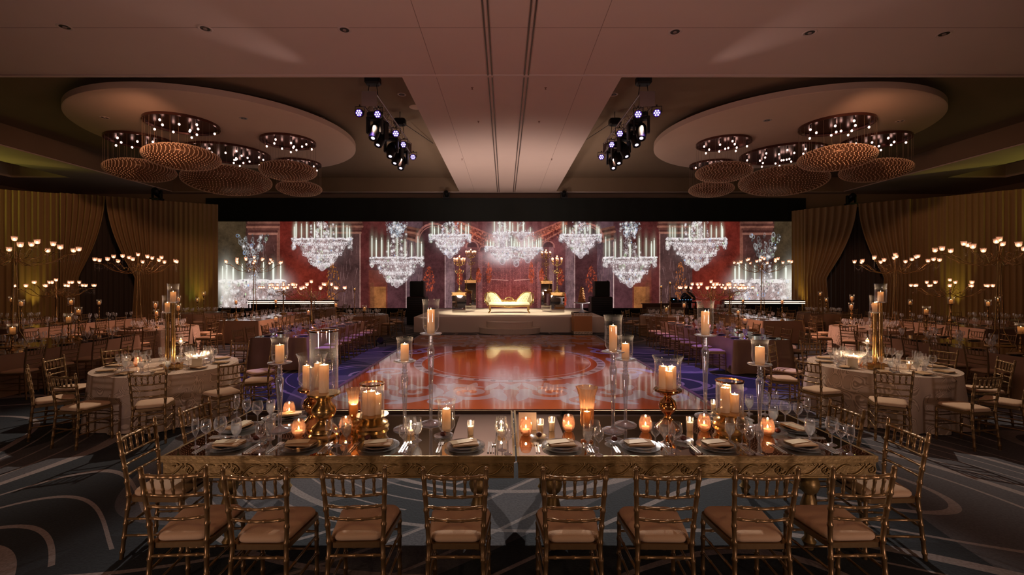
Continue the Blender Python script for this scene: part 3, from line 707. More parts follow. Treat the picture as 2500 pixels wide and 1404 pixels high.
for side, tx, sg in (('left', TRX[0], -1), ('right', TRX[1], 1)):
    for dx, dy, lab in ((-.27, .0, 'near outer par light with violet leds on the {} truss'), (.22, .1, 'near inner par light with violet leds on the {} truss'), (.32, 1.75, 'middle par light with violet leds on the {} truss'), (.32, 2.9, 'fourth par light with violet leds along the {} truss'), (.32, 4.45, 'farthest par light with violet leds on the {} truss')):
        place(par, (tx+dx*(-sg), 12.62+dy, 6.93), random.uniform(-.3, .3), lab.format(side))
    for dy, lab in ((.55, 'nearest black moving head on the {} truss'), (1.2, 'second black moving head along the {} truss'), (2.45, 'third black moving head along the {} truss'), (3.3, 'fourth black moving head along the {} truss'), (4.0, 'farthest black moving head on the {} truss')):
        place(mov, (tx, 12.6+dy, 6.93), random.uniform(-.5, .5), lab.format(side))
# ------------------------------------------------------------------ dance floor
DFX0, DFX1, DFY0, DFY1 = -3.15, 3.38, 7.2, 17.2
def floor_canvas():
    c = Canvas(0, DFX1-DFX0, 0, DFY1-DFY0, 150); W_, H_ = DFX1-DFX0, DFY1-DFY0
    c.a[:] = lin((188, 88, 32)); pal = (196, 180, 205); rnd = np.random.RandomState(5)
    for _ in range(40): c.glow(rnd.uniform(0, W_), rnd.uniform(0, H_), rnd.uniform(.3, 1), rnd.uniform(.3, 1), (165, 62, 30) if rnd.rand() < .5 else (196, 108, 56), .35)
    mx = W_/2
    def Y(v): return H_-v          # v measured from the near end
    def ring(r, wd, col=pal): c.line([(mx+r*math.cos(t), Y(4.35+r*math.sin(t))) for t in np.linspace(0, 2*PI, 97)], wd, col, .95)
    ring(2.28, .20); ring(2.02, .03)
    for k in range(40):
        t = 2*PI*k/40; c.line([(mx+2.25*math.cos(t), Y(4.35+2.25*math.sin(t))), (mx+2.31*math.cos(t), Y(4.35+2.31*math.sin(t)))], .1, (120, 60, 45), .8)
    def spiral(x, v, r0, r1, a0, turns, w0, w1):
        n = 44; pts = []
        for i in range(n+1):
            f = i/n; r = r0+(r1-r0)*f; a_ = a0+turns*2*PI*f; pts.append((x+r*math.cos(a_), v+r*math.sin(a_)))
        for i in range(n):
            wd = w0+(w1-w0)*i/n
            for s_ in (1, -1):
                c.line([(mx+s_*(pts[i][0]), Y(pts[i][1])), (mx+s_*(pts[i+1][0]), Y(pts[i+1][1]))], wd, pal, .92)
    def leaf(x, v, l, wd, a_):
        for s_ in (1, -1):
            def fn(X, Yv):
                dx = (X-mx)*s_-x; dy = Y(0)-Yv-v; u = dx*math.cos(a_)+dy*math.sin(a_); q = -dx*math.sin(a_)+dy*math.cos(a_)
                t = np.clip(u/l, 0, 1); return ((u > 0) & (u < l) & (np.abs(q) < wd*np.sin(PI*t)**.7)).astype(np.float32)
            c.poly(fn, pal, .92, (mx+s_*x-l, mx+s_*x+l, Y(v+l), Y(v-l)))
    for v0, sg in ((1.0, 1), (7.7, -1), (9.2, 1)):
        spiral(.75, v0+.1, .52, .05, PI*.9, 1.5*sg, .22, .10); spiral(1.75, v0+.15*sg, .6, .06, 0, -1.5*sg, .24, .1); spiral(1.2, v0-.45*sg, .35, .04, PI/2, 1.3, .15, .07)
        spiral(2.75, v0-.1, .42, .05, PI, 1.4*sg, .2, .08)
        for k in range(7): leaf(.15+.33*k, v0+.25*sg, .75-.04*k, .10, PI*(.5*sg)+(.5-.16*k)*1)
        leaf(.12, v0-.5, .9, .13, PI*.42); leaf(.5, v0+.5, 1.0, .12, .3); leaf(1.4, v0-.3, .8, .12, -.5)
    spiral(2.7, 3.0, .45, .05, 0, 1.5, .2, .08); spiral(2.75, 6.0, .45, .05, 0, -1.5, .2, .08)
    for k in range(3): leaf(2.5+.1*k, 2.2+2*k, .7, .1, PI*.5+.4*(k-1))
    for s_ in (0, 1): c.rect(0+s_*(W_-.06), .06+s_*(W_-.06), 0, H_, (110, 60, 50))
    return c
def floor_mat():
    m, nt, N, L = newmat('dance_floor_print'); b_ = N['Principled BSDF']; t = N.new('ShaderNodeTexImage'); t.image = floor_canvas().image('dance_floor_print')
    L.new(t.outputs[0], b_.inputs['Base Color']); b_.inputs['Roughness'].default_value = .09; b_.inputs['IOR'].default_value = 1.8
    b_.inputs['Coat Weight'].default_value = .25; b_.inputs['Coat Roughness'].default_value = .03
    tc = N.new('ShaderNodeTexCoord'); no = N.new('ShaderNodeTexNoise'); no.inputs['Scale'].default_value = 3; L.new(tc.outputs['Object'], no.inputs['Vector'])
    bp = N.new('ShaderNodeBump'); bp.inputs['Strength'].default_value = .05; bp.inputs['Distance'].default_value = .02; L.new(no.outputs['Fac'], bp.inputs['Height']); L.new(bp.outputs[0], b_.inputs['Normal'])
    return m
df = thing('dance_floor', 'glossy copper dance floor printed with pale scrolls and a ring', 'dance floor', (0.1, 12, 0))
o = uvquad('printed_surface', [(DFX0, DFY0, .032), (DFX1, DFY0, .032), (DFX1, DFY1, .032), (DFX0, DFY1, .032)], floor_mat()); o.parent = df; o.location = (-.1, -12, 0)
o = MB().box(((DFX0+DFX1)/2, (DFY0+DFY1)/2, .015), (DFX1-DFX0, DFY1-DFY0, .03)).build('base', pbr('floor_edge', (.25, .13, .10), .4), df); o.location = (-.1, -12, 0)
o = MB().box((DFX0-.04, (DFY0+DFY1)/2, .018), (.08, DFY1-DFY0, .036)).box((DFX1+.04, (DFY0+DFY1)/2, .018), (.08, DFY1-DFY0, .036)).build('edge_strip', pbr('edge_strip', (.20, .10, .12), .4, .4), df); o.location = (-.1, -12, 0)
# ------------------------------------------------------------------ stage
SY0, SY1, SZ = 18.4, 24.4, .62
st = thing('stage', 'low ivory carpeted stage before the video wall', 'stage', (.18, 21, 0))
o = MB().box((.18, (SY0+SY1)/2, SZ/2), (7.7, SY1-SY0, SZ)).build('deck', STAGEM, st); o.location = (-.18, -21, 0)
ss = thing('stage_steps', 'two ivory half-round steps at the stage front', 'steps', (.2, SY0, 0))
for nm, r, z0, z1 in (('lower_step', 1.22, 0, .22), ('upper_step', .93, .22, .46)):
    pts = [(1.0*r*math.cos(t), -.72*r*math.sin(t)-.01) for t in np.linspace(0, PI, 33)]
    MB().poly(pts[::-1], z0, z1).poly([(p[0]*1.015, p[1]*1.02-.003) for p in pts][::-1], z1-.02, z1+.004).build(nm, STAGEM, ss)
# settee
def settee():
    t = thing('settee', 'cream tufted settee with carved gilt frame on the stage', 'sofa', (PX(1243, 20.9), 20.9, SZ+.012)); Wd = 1.02
    seat = MB(); seat.bevbox((0, 0, .40), (1.86, .62, .16), .05); seat.build('seat', IVORY, t)
    def topz(x):
        a_ = abs(x)/Wd
        return .50+.42*max(0, math.sin(min(1, (a_-.32)/.5)*PI/2) if a_ > .32 else 0)-.05*max(0, a_-.85)*5
    bk = MB()
    bk.grid(lambda u, v: ((u*2-1)*Wd, .25+.02*math.sin(u*40)*math.sin(v*18)*1, .44+v*(topz((u*2-1)*Wd)-.44)), 60, 8)
    bk.grid(lambda u, v: ((u*2-1)*Wd, .33, .44+v*(topz((u*2-1)*Wd)-.44)), 60, 2); bk.build('backrest', IVORY, t)
    for s in (-1, 1):
        MB().grid(lambda u, v: (s*(Wd-.02+.06*math.sin(v*PI)), .30-.58*u, .44+v*(.46*(1-u**2*.75))), 10, 8).grid(lambda u, v: (s*(Wd+.05+.06*math.sin(v*PI)), .30-.58*u, .44+v*(.46*(1-u**2*.75))), 10, 8).build('arm', IVORY, t)
        MB().tube([(s*(Wd+.03), .3, .90), (s*(Wd+.09), .0, .82), (s*(Wd+.06), -.26, .58), (s*(Wd-.02), -.3, .46), (s*(Wd-.06), -.3, .34)], [.03, .035, .04, .035, .04], 8).build('arm_rail', ANTG, t)
        for y in (-.26, .26):
            MB().tube([(s*.86, y, .34), (s*.90, y*1.05, .22), (s*.86, y*1.05, .10), (s*.93, y*1.15, 0)], [.055, .05, .028, .035], 8).build('leg', ANTG, t)
    top = [((u*2-1)*Wd, .28, topz((u*2-1)*Wd)+.02) for u in np.linspace(0, 1, 41)]
    MB().tube(top, .032, 8).build('top_rail', ANTG, t)
    ap = MB().tube([(-.92, -.31, .33), (-.5, -.32, .31), (0, -.33, .27), (.5, -.32, .31), (.92, -.31, .33)], [.035, .03, .045, .03, .035], 8)
    for x in (-.2, -.1, 0, .1, .2): ap.ball((x, -.35, .27-abs(x)*-.1), .03, 6)
    ap.build('apron', ANTG, t)
    cv = MB()
    for k in range(9): a_ = PI*k/8; cv.ball((.20*math.cos(a_), .27, .56+.13*math.sin(a_)), .038, 6)
    for x in np.linspace(-.33, .33, 12): cv.tube([(x, .26, .44), (x+.03, .26, .5), (x-.02, .26, .56)], .014, 5)
    cv.tube([(-.34, .26, .43), (.34, .26, .43)], .02, 6).tube([(-.34, .26, .57), (.34, .26, .57)], .02, 6).tube([(-.34, .26, .43), (-.34, .26, .57)], .02, 6).tube([(.34, .26, .43), (.34, .26, .57)], .02, 6)
    cv.build('carved_crest', ANTG, t)
    bt = MB().ball((0, 0, 0), .014, 6).mesh('button', ANTG)
    for s in (-1, 1):
        for i in range(4):
            for j in range(3): inst('button', bt, t, (s*(.5+.12*i+.06*(j % 2)), .225, .54+.09*j))
settee()
# pedestals with candelabra
def pedestal(x0, x1, yb, yt, lab, lab2, tier):
    zb = SZ; d = (EYE-zb)*F/(yb-VY); wdt = (x1-x0)/F*d; h = (yb-yt)/F*d; X = PX((x0+x1)/2, d)
    t = thing('pedestal', lab, 'pedestal', (X, d+wdt/2, SZ))
    MB().box((0, 0, (h-.14)/2), (wdt, wdt, h-.14)).build('mirror_body', MIRROR, t)
    c_ = MB().box((0, 0, h-.13), (wdt+.05, wdt+.05, .025)).box((0, 0, h-.015), (wdt+.05, wdt+.05, .03))
    for i in range(9):
        for s in (-1, 1):
            q = -wdt/2+wdt*(i+.5)/9
            c_.lathe([(0.014, -.012), (.03, -.012), (.03, .012), (.014, .012), (.014, -.012)], 8, (q, s*(wdt/2+.008), h-.07), Matrix.Rotation(PI/2, 3, 'X'))
            c_.lathe([(0.014, -.012), (.03, -.012), (.03, .012), (.014, .012), (.014, -.012)], 8, (s*(wdt/2+.008), q, h-.07), Matrix.Rotation(PI/2, 3, 'Y'))
    c_.box((0, 0, h-.07), (wdt-.02, wdt-.02, .12)).build('gilt_crown', ANTG, t)
    H = 1.65 if tier else 1.75
    e = thing('candelabrum', lab2, 'candelabra', (X, d+wdt/2, SZ+h))
    MB().lathe([(.16, 0), (.16, .03), (.06, .10), (.03, .2), (.02, .26), (0, .26)], 8).build('foot', ANTG, e)
    pr = [(.014, .2)]
    for k in range(10):
        z = .26+(H-.46)*k/9; pr += [(.014, z-.04), (.034 if k % 3 == 0 else .024, z), (.014, z+.04)]
    MB().lathe(pr, 8, sharp=90).build('column', ANTG, e)
    arm = MB(); n = 6
    arm.tube([(0, 0, 0), (.1, 0, -.09), (.2, 0, -.06), (.25, 0, .06)], .011, 5).ball((.1, 0, -.1), .022, 6).lathe([(.01, 0), (.05, .015), (.045, .04), (.02, .05)], 8, (.25, 0, .05)).ball((.25, 0, -.03), .018, 6)
    am = arm.mesh('arm', ANTG)
    cup = MB().lathe([(.015, 0), (.034, .03), (.038, .12), (.04, .17)], 10).mesh('glass_shade', CUPG); cw = MB().lathe([(0, .01), (.024, .01), (.024, .09), (0, .09)], 8).mesh('candle', WAX); fl = MB().ball((0, 0, .115), .014, 6, 2).mesh('flame', FLAMEF)
    def holder(p, par_):
        q = inst('glass_shade', cup, par_, p); inst('candle', cw, par_, p); inst('flame', fl, par_, p)
    for k in range(n):
        a_ = 2*PI*k/n+.26; zz = H-.38; inst('arm', am, e, (0, 0, zz), a_); holder((.25*math.cos(a_), .25*math.sin(a_), zz+.1), e)
    holder((0, 0, H-.18), e)
    for k in range(6):
        a_ = 2*PI*k/6; MB().tube([(0, 0, H-.8), (.14*math.cos(a_), .14*math.sin(a_), H-.86), (.2*math.cos(a_), .2*math.sin(a_), H-.74)], .009, 4).ball((.2*math.cos(a_), .2*math.sin(a_), H-.72), .02, 6).build('lower_arm', ANTG, e)
pedestal(1104, 1136, 763, 714, 'lower mirrored pedestal left of the settee', 'gilt candelabrum on the lower left pedestal', 0)
pedestal(1135, 1162, 756, 684, 'taller mirrored pedestal left of the settee', 'gilt candelabrum on the taller left pedestal', 1)
pedestal(1321, 1348, 756, 686, 'taller mirrored pedestal right of the settee', 'gilt candelabrum on the taller right pedestal', 1)
pedestal(1346, 1378, 763, 714, 'lower mirrored pedestal right of the settee', 'gilt candelabrum on the lower right pedestal', 0)
# speaker stacks
def stack(x0, x1, xs0, xs1, side):
    d = 21.9; t = thing('subwoofer', f'large black subwoofer on the floor {side} of the stage', 'speaker', (PX((x0+x1)/2, d), d, 0)); wd = (x1-x0)/F*d; h = 1.32
    MB().bevbox((0, 0, h/2), (wd, .8, h), .02).build('cabinet', BLACK, t); g = MB()
    for k in range(12): g.box((0, -.405, .08+k*.105), (wd-.06, .012, .03))
    g.build('grille', BLACKC, t); MB().box((0, 0, h+.01), (wd*.94, .7, .02)).build('top_pad', pbr('pad', (.06, .02, .02), .7), t)
    w2 = (xs1-xs0)/F*d; t = thing('loudspeaker', f'black loudspeaker standing on the subwoofer {side} of the stage', 'speaker', (PX((xs0+xs1)/2, d), d, h+.02))
    MB().bevbox((0, 0, .37), (w2, .55, .74), .03).build('cabinet', BLACK, t); MB().box((0, -.28, .37), (w2-.06, .02, .66)).build('grille', BLACKC, t)
    MB().lathe([(0, 0), (.04, 0), (.05, .03)], 8, (w2/2-.1, -.2, .74)).build('knob', BLACK, t)
stack(997, 1042, 1003, 1037, 'left'); stack(1440, 1491, 1449, 1486, 'right')
# cake table
p = P(1424, 817); ct = thing('cake_plinth', 'amber cube plinth with patterned bands beside the stage', 'plinth', (p.x, p.y+.35, 0)); Wc = .70; Hc = .84
MB().box((0, 0, Hc/2), (Wc, Wc, Hc)).build('body', ORANGEB, ct)
for z in (.06, Hc-.06):
    b_ = MB().box((0, 0, z), (Wc+.02, Wc+.02, .12))
    b_.build('band', PATTERN, ct)
    k_ = MB()
    for i in range(12):
        q = -Wc/2+Wc*(i+.5)/12
        for s in (-1, 1):
            k_.box((q, s*(Wc/2+.014), z+.025), (.035, .012, .025)).box((q+.012, s*(Wc/2+.014), z-.02), (.03, .012, .03)).box((s*(Wc/2+.014), q, z+.025), (.012, .035, .025)).box((s*(Wc/2+.014), q+.012, z-.02), (.012, .03, .03))
    k_.build('key_pattern', pbr('key_dark', (.18, .11, .07), .5), ct)
cs = thing('cake_stand', 'white pedestal cake stand on the amber plinth', 'cake stand', (p.x, p.y+.35, Hc))
MB().lathe([(0, 0), (.11, 0), (.10, .02), (.055, .12), (.05, .33), (.3, .37), (.3, .40), (0, .40)], 32).build('pedestal', pbr('white_enamel', (.65, .68, .75), .3), cs)
ck = thing('cone_cake', 'tall golden cone cake on the white cake stand', 'cake', (p.x, p.y+.35, Hc+.40)); c_ = MB()
for j in range(9):
    z = .03+j*.065; r = .125-.011*j; nb = max(3, int(2*PI*r/.05))
    for k in range(nb): c_.ball((r*math.cos(2*PI*k/nb+j), r*math.sin(2*PI*k/nb+j), z), .036, 6)
c_.lathe([(0.13, 0), (.03, .6), (0, .63)], 10).build('pastry', pbr('pastry', (.55, .28, .10), .4, .1), ck)
# bars behind the tables
def bar(x0, x1, y0, lab):
    d = 24.6; t = thing('bar_counter', lab, 'counter', (PX((x0+x1)/2, d), d, 0)); wd = (x1-x0)/F*d
    MB().box((0, .1, .5), (wd-.1, .5, 1.0)).build('body', DKMIR, t); MB().box((0, 0, 1.04), (wd, .7, .04)).build('counter_top', BLACK, t)
    s_ = MB().box((0, -.36, .99), (wd, .02, .045)).mesh('light_strip', STRIP); inst('light_strip', s_, t); inst('light_strip', s_, t, (0, 0, -.09))
    for k in range(int(wd)+1): MB().box((-wd/2+.04+k*(wd-.08)/int(wd), -.33, .49), (.04, .04, .98)).build('post', BLACK, t)
bar(614, 822, 735, 'dark bar with two glowing strips before the left screen'); bar(1762, 1955, 735, 'dark bar with two glowing strips before the right screen')
# dj booth and dj
dj = thing('dj_booth', 'low brown panelled dj booth behind the right tables', 'booth', (PX(1628, 23.3), 23.3, 0))
MB().box((-.1, 0, .45), (2.3, .06, .9)).build('front_panel', pbr('booth_panel', (.10, .055, .045), .5), dj)
for x in (-.62, .45): MB().box((x, -.035, .45), (.85, .02, .6)).build('inset_panel', pbr('inset', (.28, .22, .21), .6), dj)
MB().box((-.1, 0, .93), (2.4, .12, .05)).build('top_rail', pbr('booth_rail', (.16, .07, .05), .4), dj)
dt = thing('dj_table', 'black dj table with blue lit mixer in front of the dj', 'table', (PX(1668, 23.9), 23.78, 0))
MB().box((0, 0, .98), (1.5, .55, .05)).build('tabletop', BLACK, dt)
for x in (-.68, .68):
    for y in (-.2, .2): MB().box((x, y, .48), (.05, .05, .96)).build('leg', BLACK, dt)
mxr = thing('mixer', 'small black mixer with blue leds on the dj table', 'mixer', (PX(1668, 23.9), 23.76, 1.005))
MB().bevbox((0, 0, .05), (.7, .35, .1), .015).build('case', BLACK, mxr)
for k in range(5): MB().ball((-.28+.14*k, -.17, .11), .012, 6).build('led', BLUEL, mxr)
lap = thing('laptop', 'open laptop with a blue glow on the dj table', 'laptop', (PX(1646, 23.9) - .12, 23.78, 1.005))
MB().box((0, 0, .01), (.34, .24, .02)).build('keyboard', BLACK, lap); MB().box((0, -.13, .12), (.34, .012, .22)).build('lid', BLACK, lap); MB().lathe([(0, -.001), (.022, -.001)], 10, (0, -.138, .12), Matrix.Rotation(-PI/2, 3, 'X')).build('lid_mark', BLUEL, lap)
def person():
    X = PX(1679, 24.35); X_ = X; t = thing('person', 'person in a black jacket standing behind the dj table', 'person', (X, 24.35, 0))
    V = [(0, 0, .98), (0, 0, 1.15), (0, .01, 1.36), (0, 0, 1.47), (0, -.01, 1.53), (0, -.02, 1.62), (0, -.02, 1.72),
         (-.10, 0, 1.42), (-.23, 0, 1.38), (-.36, -.06, 1.14), (-.20, -.28, 1.10), (.10, 0, 1.42), (.23, 0, 1.38), (.36, -.06, 1.14), (.18, -.28, 1.10),
         (-.10, 0, .92), (-.11, -.02, .50), (-.12, .02, .09), (-.12, -.14, .04), (.10, 0, .92), (.11, -.02, .50), (.12, .02, .09), (.12, -.14, .04)]
    E = [(0, 1), (1, 2), (2, 3), (3, 4), (4, 5), (5, 6), (2, 7), (7, 8), (8, 9), (9, 10), (2, 11), (11, 12), (12, 13), (13, 14), (0, 15), (15, 16), (16, 17), (17, 18), (0, 19), (19, 20), (20, 21), (21, 22)]
    R_ = [.16, .18, .20, .065, .052, .092, .088, .11, .095, .065, .035, .11, .095, .065, .035, .10, .07, .045, .04, .10, .07, .045, .04]
    def skin(name, vids, m, grow=0):
        mp = {v: i for i, v in enumerate(vids)}
        me = bpy.data.meshes.new(name); me.from_pydata([V[v] for v in vids], [(mp[a_], mp[b_]) for a_, b_ in E if a_ in mp and b_ in mp], [])
        o_ = bpy.data.objects.new(name, me); COL.objects.link(o_); o_.parent = t
        o_.modifiers.new('skin', 'SKIN'); sv = me.skin_vertices[0].data if me.skin_vertices else None
        if sv is None: return o_
        for i, v in enumerate(vids): sv[i].radius = (R_[v]+grow, (R_[v]+grow)*.85)
        sv[0].use_root = True; sd = o_.modifiers.new('sub', 'SUBSURF'); sd.levels = 2; sd.render_levels = 2; me.materials.append(m); return o_
    skin('body', list(range(23)), pbr('skin', (.25, .13, .09), .6))
    skin('jacket', [0, 1, 2, 3, 7, 8, 9, 10, 11, 12, 13, 14], pbr('jacket', (.012, .012, .014), .8), .022)
    skin('trousers', [1, 0, 15, 16, 17, 19, 20, 21], pbr('trousers', (.01, .01, .012), .8), .012)
    MB().lathe([(0, .115), (.05, .105), (.085, .07), (.104, .02), (.106, -.02)], 14, (0, .012, 1.715), Matrix.Rotation(-.38, 3, 'X')).build('hair', pbr('hair', (.008, .006, .005), .8), t)
    f_ = MB().ball((-.03, -.094, 1.665), .009, 6).ball((.03, -.094, 1.665), .009, 6); f_.build('eye', pbr('eye', (.05, .03, .02), .3), t)
    MB().lathe([(0, .03), (.012, -.005), (0, -.012)], 6, (0, -.105, 1.635)).build('nose', pbr('nose', (.25, .13, .09), .6), t)
    MB().box((0, -.1, 1.595), (.04, .01, .008)).build('mouth', pbr('mouth', (.2, .06, .05), .6), t)
    for s in (-1, 1):
        MB().ball((s*.088, -.02, 1.645), .018, 6, 1.5).build('ear', pbr('ear', (.25, .13, .09), .6), t)
        for k in range(4): MB().tube([(s*.17+(k-1.5)*.016, -.29, 1.105), (s*.165+(k-1.5)*.018, -.345, 1.11), (s*.165+(k-1.5)*.018, -.375, 1.095)], [.009, .008, .006], 5).build('finger', pbr('hand', (.25, .13, .09), .6), t)
        MB().tube([(s*.14, -.28, 1.10), (s*.115, -.32, 1.10)], [.01, .008], 5).build('thumb', pbr('hand', (.25, .13, .09), .6), t)
person()
q = P(930, 846); fx = thing('floor_spotlight', 'small black spotlight on the carpet left of the dance floor', 'light', (q.x, q.y, 0))
MB().tube([(-.14, 0, 0), (-.14, 0, .18), (.14, 0, .18), (.14, 0, 0)], .015, 5).build('stand', BLACK, fx); MB().lathe([(0, -.12), (.07, -.12), (.1, .1), (.0, .1)], 12, (0, 0, .17), Matrix.Rotation(1.1, 3, 'X')).build('housing', BLACK, fx)
# ------------------------------------------------------------------ CHAIRS
def bamboo(pts, r, n=8, rings=5):
    # tube with ring swellings along a polyline
    pts = [Vector(p) for p in pts]; L = [0]
    for a_, b_ in zip(pts[:-1], pts[1:]): L.append(L[-1]+(b_-a_).length)
    T = L[-1]
    def at(t):
        i = 0
        while i < len(L)-2 and t > L[i+1]: i += 1
        return pts[i].lerp(pts[i+1], (t-L[i])/(L[i+1]-L[i]))
    ts = [(0, 1), (T, 1)]+[(L[i], 1) for i in range(1, len(L)-1)]
    for k in range(rings):
        c_ = T*(k+.5)/rings
        ts += [(c_-.013, 1), (c_-.007, 1.28), (c_+.007, 1.28), (c_+.013, 1)]
    ts.sort(); return [at(max(0, min(T, t))) for t, _ in ts], [r*q_ for _, q_ in ts]
def seat_outline(w0, w1, d, r=.05, n=5):
    pts = []
    for cx_, cy_, a0 in ((w1-r, d-r, 0), (-(w1-r), d-r, PI/2), (-(w0-r), -d+r, PI), (w0-r, -d+r, 1.5*PI)):
        for i in range(n+1): a_ = a0+PI/2*i/n; pts.append((cx_+r*math.cos(a_), cy_+r*math.sin(a_)))
    return pts
def cushion_mb(z0=.452, z1=.497, n=5):
    mb_ = MB(); o_ = seat_outline(.168, .198, .195, .07, n); m_ = len(o_); vs = []; rings = ((.96, z0), (1.0, z0+.012), (1.0, z1-.02), (.95, z1-.006), (.80, z1), (.4, z1+.006))
    for s_, z in rings: vs += [(x*s_, y*s_, z) for x, y in o_]
    fs = [(k*m_+i, k*m_+(i+1) % m_, (k+1)*m_+(i+1) % m_, (k+1)*m_+i) for k in range(len(rings)-1) for i in range(m_)]
    fs += [tuple((len(rings)-1)*m_+i for i in range(m_)), tuple(range(m_-1, -1, -1))]
    return mb_.add(vs, fs, True)
REAR = lambda s: [(s*.180, -.245, 0), (s*.163, -.205, .44), (s*.172, -.215, .60), (s*.188, -.262, .925)]
def backp(z):
    # rear post x,y at height z
    P_ = REAR(1)
    for a_, b_ in zip(P_[:-1], P_[1:]):
        if a_[2] <= z <= b_[2]:
            t = (z-a_[2])/(b_[2]-a_[2]); return a_[0]+(b_[0]-a_[0])*t, a_[1]+(b_[1]-a_[1])*t
    return P_[-1][0], P_[-1][1]
def rail_pts(z, bow=.018):
    x, y = backp(z); return [(-x, y, z), (-x*.5, y-bow*.75, z-.004), (0, y-bow, z-.006), (x*.5, y-bow*.75, z-.004), (x, y, z)]
def spindle_pts(k):
    f = -1+2*(k+1)/6; zt, zb = .885, .765; xt, yt = backp(zt); xb, yb = backp(zb); bw = .018*(1-f*f)
    return [(f*xb, yb-bw, zb), (f*xt, yt-bw, zt)]
def chair_hi():
    t = thing('chiavari_chair', 'x x x x', 'chair')
    for s in (-1, 1):
        pp, rr = bamboo(REAR(s), .0145, 8, 9); MB().tube(pp, rr, 8).ball((s*.188, -.262, .932), .015, 8).build('back_post', GOLD, t)
        pp, rr = bamboo([(s*.187, .185, 0), (s*.187, .18, .43)], .0145, 8, 4); MB().tube(pp, rr, 8).build('front_leg', GOLD, t)
        for z in (.17, .29):
            x, y = backp(z); pp, rr = bamboo([(s*x, y, z), (s*.187, .183, z)], .009, 6, 2); MB().tube(pp, rr, 6).build('side_stretcher', GOLD, t)
    for z in (.20, .32): pp, rr = bamboo([(-.187, .183, z), (.187, .183, z)], .009, 6, 3); MB().tube(pp, rr, 6).build('front_stretcher', GOLD, t)
    for z in (.24, .375): x, y = backp(z); pp, rr = bamboo([(-x, y, z), (x, y, z)], .010, 6, 3); MB().tube(pp, rr, 6).build('back_stretcher', GOLD, t)
    o_ = seat_outline(.176, .205, .203, .05); MB().poly(o_, .418, .450).build('seat_frame', GOLD, t)
    cushion_mb(n=6).build('cushion', CUSH, t)
    pp, rr = bamboo(rail_pts(.885), .0125, 8, 5); MB().tube(pp, rr, 8).build('top_rail', GOLD, t)
    for z in (.765, .69, .612): pp, rr = bamboo(rail_pts(z), .0095, 6, 4); MB().tube(pp, rr, 6).build('back_rail', GOLD, t)
    for k in range(5): pp, rr = bamboo(spindle_pts(k), .0085, 6, 2); MB().tube(pp, rr, 6).build('spindle', GOLD, t)
    return freeze(t)
def chair_lo():
    t = thing('chiavari_chair', 'x x x x', 'chair')
    for s in (-1, 1):
        MB().tube([REAR(s)[0], REAR(s)[1]], .014, 5).build('rear_leg', GOLD, t); MB().tube([(s*.187, .185, 0), (s*.187, .18, .43)], .014, 5).build('front_leg', GOLD, t)
    MB().poly(seat_outline(.176, .205, .203, .05, 2), .418, .45).build('seat_frame', GOLD, t); cushion_mb(n=3).build('cushion', CUSH, t)
    b_ = MB()
    for s in (-1, 1): b_.tube(REAR(s)[1:], .014, 5)
    for z in (.885, .765, .69, .612): b_.tube(rail_pts(z), .010, 4)
    for k in range(5): b_.tube(spindle_pts(k), .008, 4)
    b_.build('backrest', GOLD, t)
    s_ = MB()
    for z in (.17, .29):
        for q in (-1, 1): x, y = backp(z); s_.tube([(q*x, y, z), (q*.187, .183, z)], .009, 4)
    for z in (.2, .32): s_.tube([(-.187, .183, z), (.187, .183, z)], .009, 4)
    s_.build('stretchers', GOLD, t)
    return freeze(t)
CH, CL = chair_hi(), chair_lo()
ORD = ['first', 'second', 'third', 'fourth', 'fifth', 'sixth', 'seventh', 'eighth', 'ninth', 'tenth']
# ------------------------------------------------------------------ HEAD TABLE
TZ = .76; TY0, TY1, TXL, TXR, TXM = 3.36, 4.57, -2.54, 2.76, .085
def leg_prof(h):
    return [(0, 0), (.03, 0), (.035, .03), (.05, .06), (.03, .09), (.035, .14), (.055, .24), (.06, .33), (.04, .40), (.03, .42), (.06, .45), (.075, .50), (.06, .55), (.035, .57), (.05, .585), (.055, h)]
def scroll(mb_, x0, s, z0, y, flip):
    pts = []; rad = []
    for i in range(27):
        f = i/26; a_ = PI*.9-f*2.6*PI; r = .042*(1-f*.85)
        pts.append((x0+s*(.075+r*math.cos(a_)), y-.006, z0+flip*(r*math.sin(a_)))); rad.append(.006*(1-f*.45))
    mb_.tube(pts, rad, 5)
    st_ = [(x0+s*(-.10+.14*k/8), y-.004, z0+flip*(-.030+.075*(k/8)**1.6-.02*math.sin(k/8*PI))) for k in range(9)]
    mb_.tube(st_, [.004+.004*math.sin(k/8*PI) for k in range(9)], 5)
    for k in range(5):
        a_ = .3+k*.5; c_ = (x0+s*(.02+.05*math.cos(a_)*1.2), y-.004, z0+flip*(.035*math.sin(a_)))
        mb_.tube([c_, (c_[0]+s*.026*math.cos(a_+.6), y-.007, c_[2]+flip*.026*math.sin(a_+.6))], [.008, .002], 5)
    mb_.ball((x0+s*.075, y-.008, z0), .009, 6)
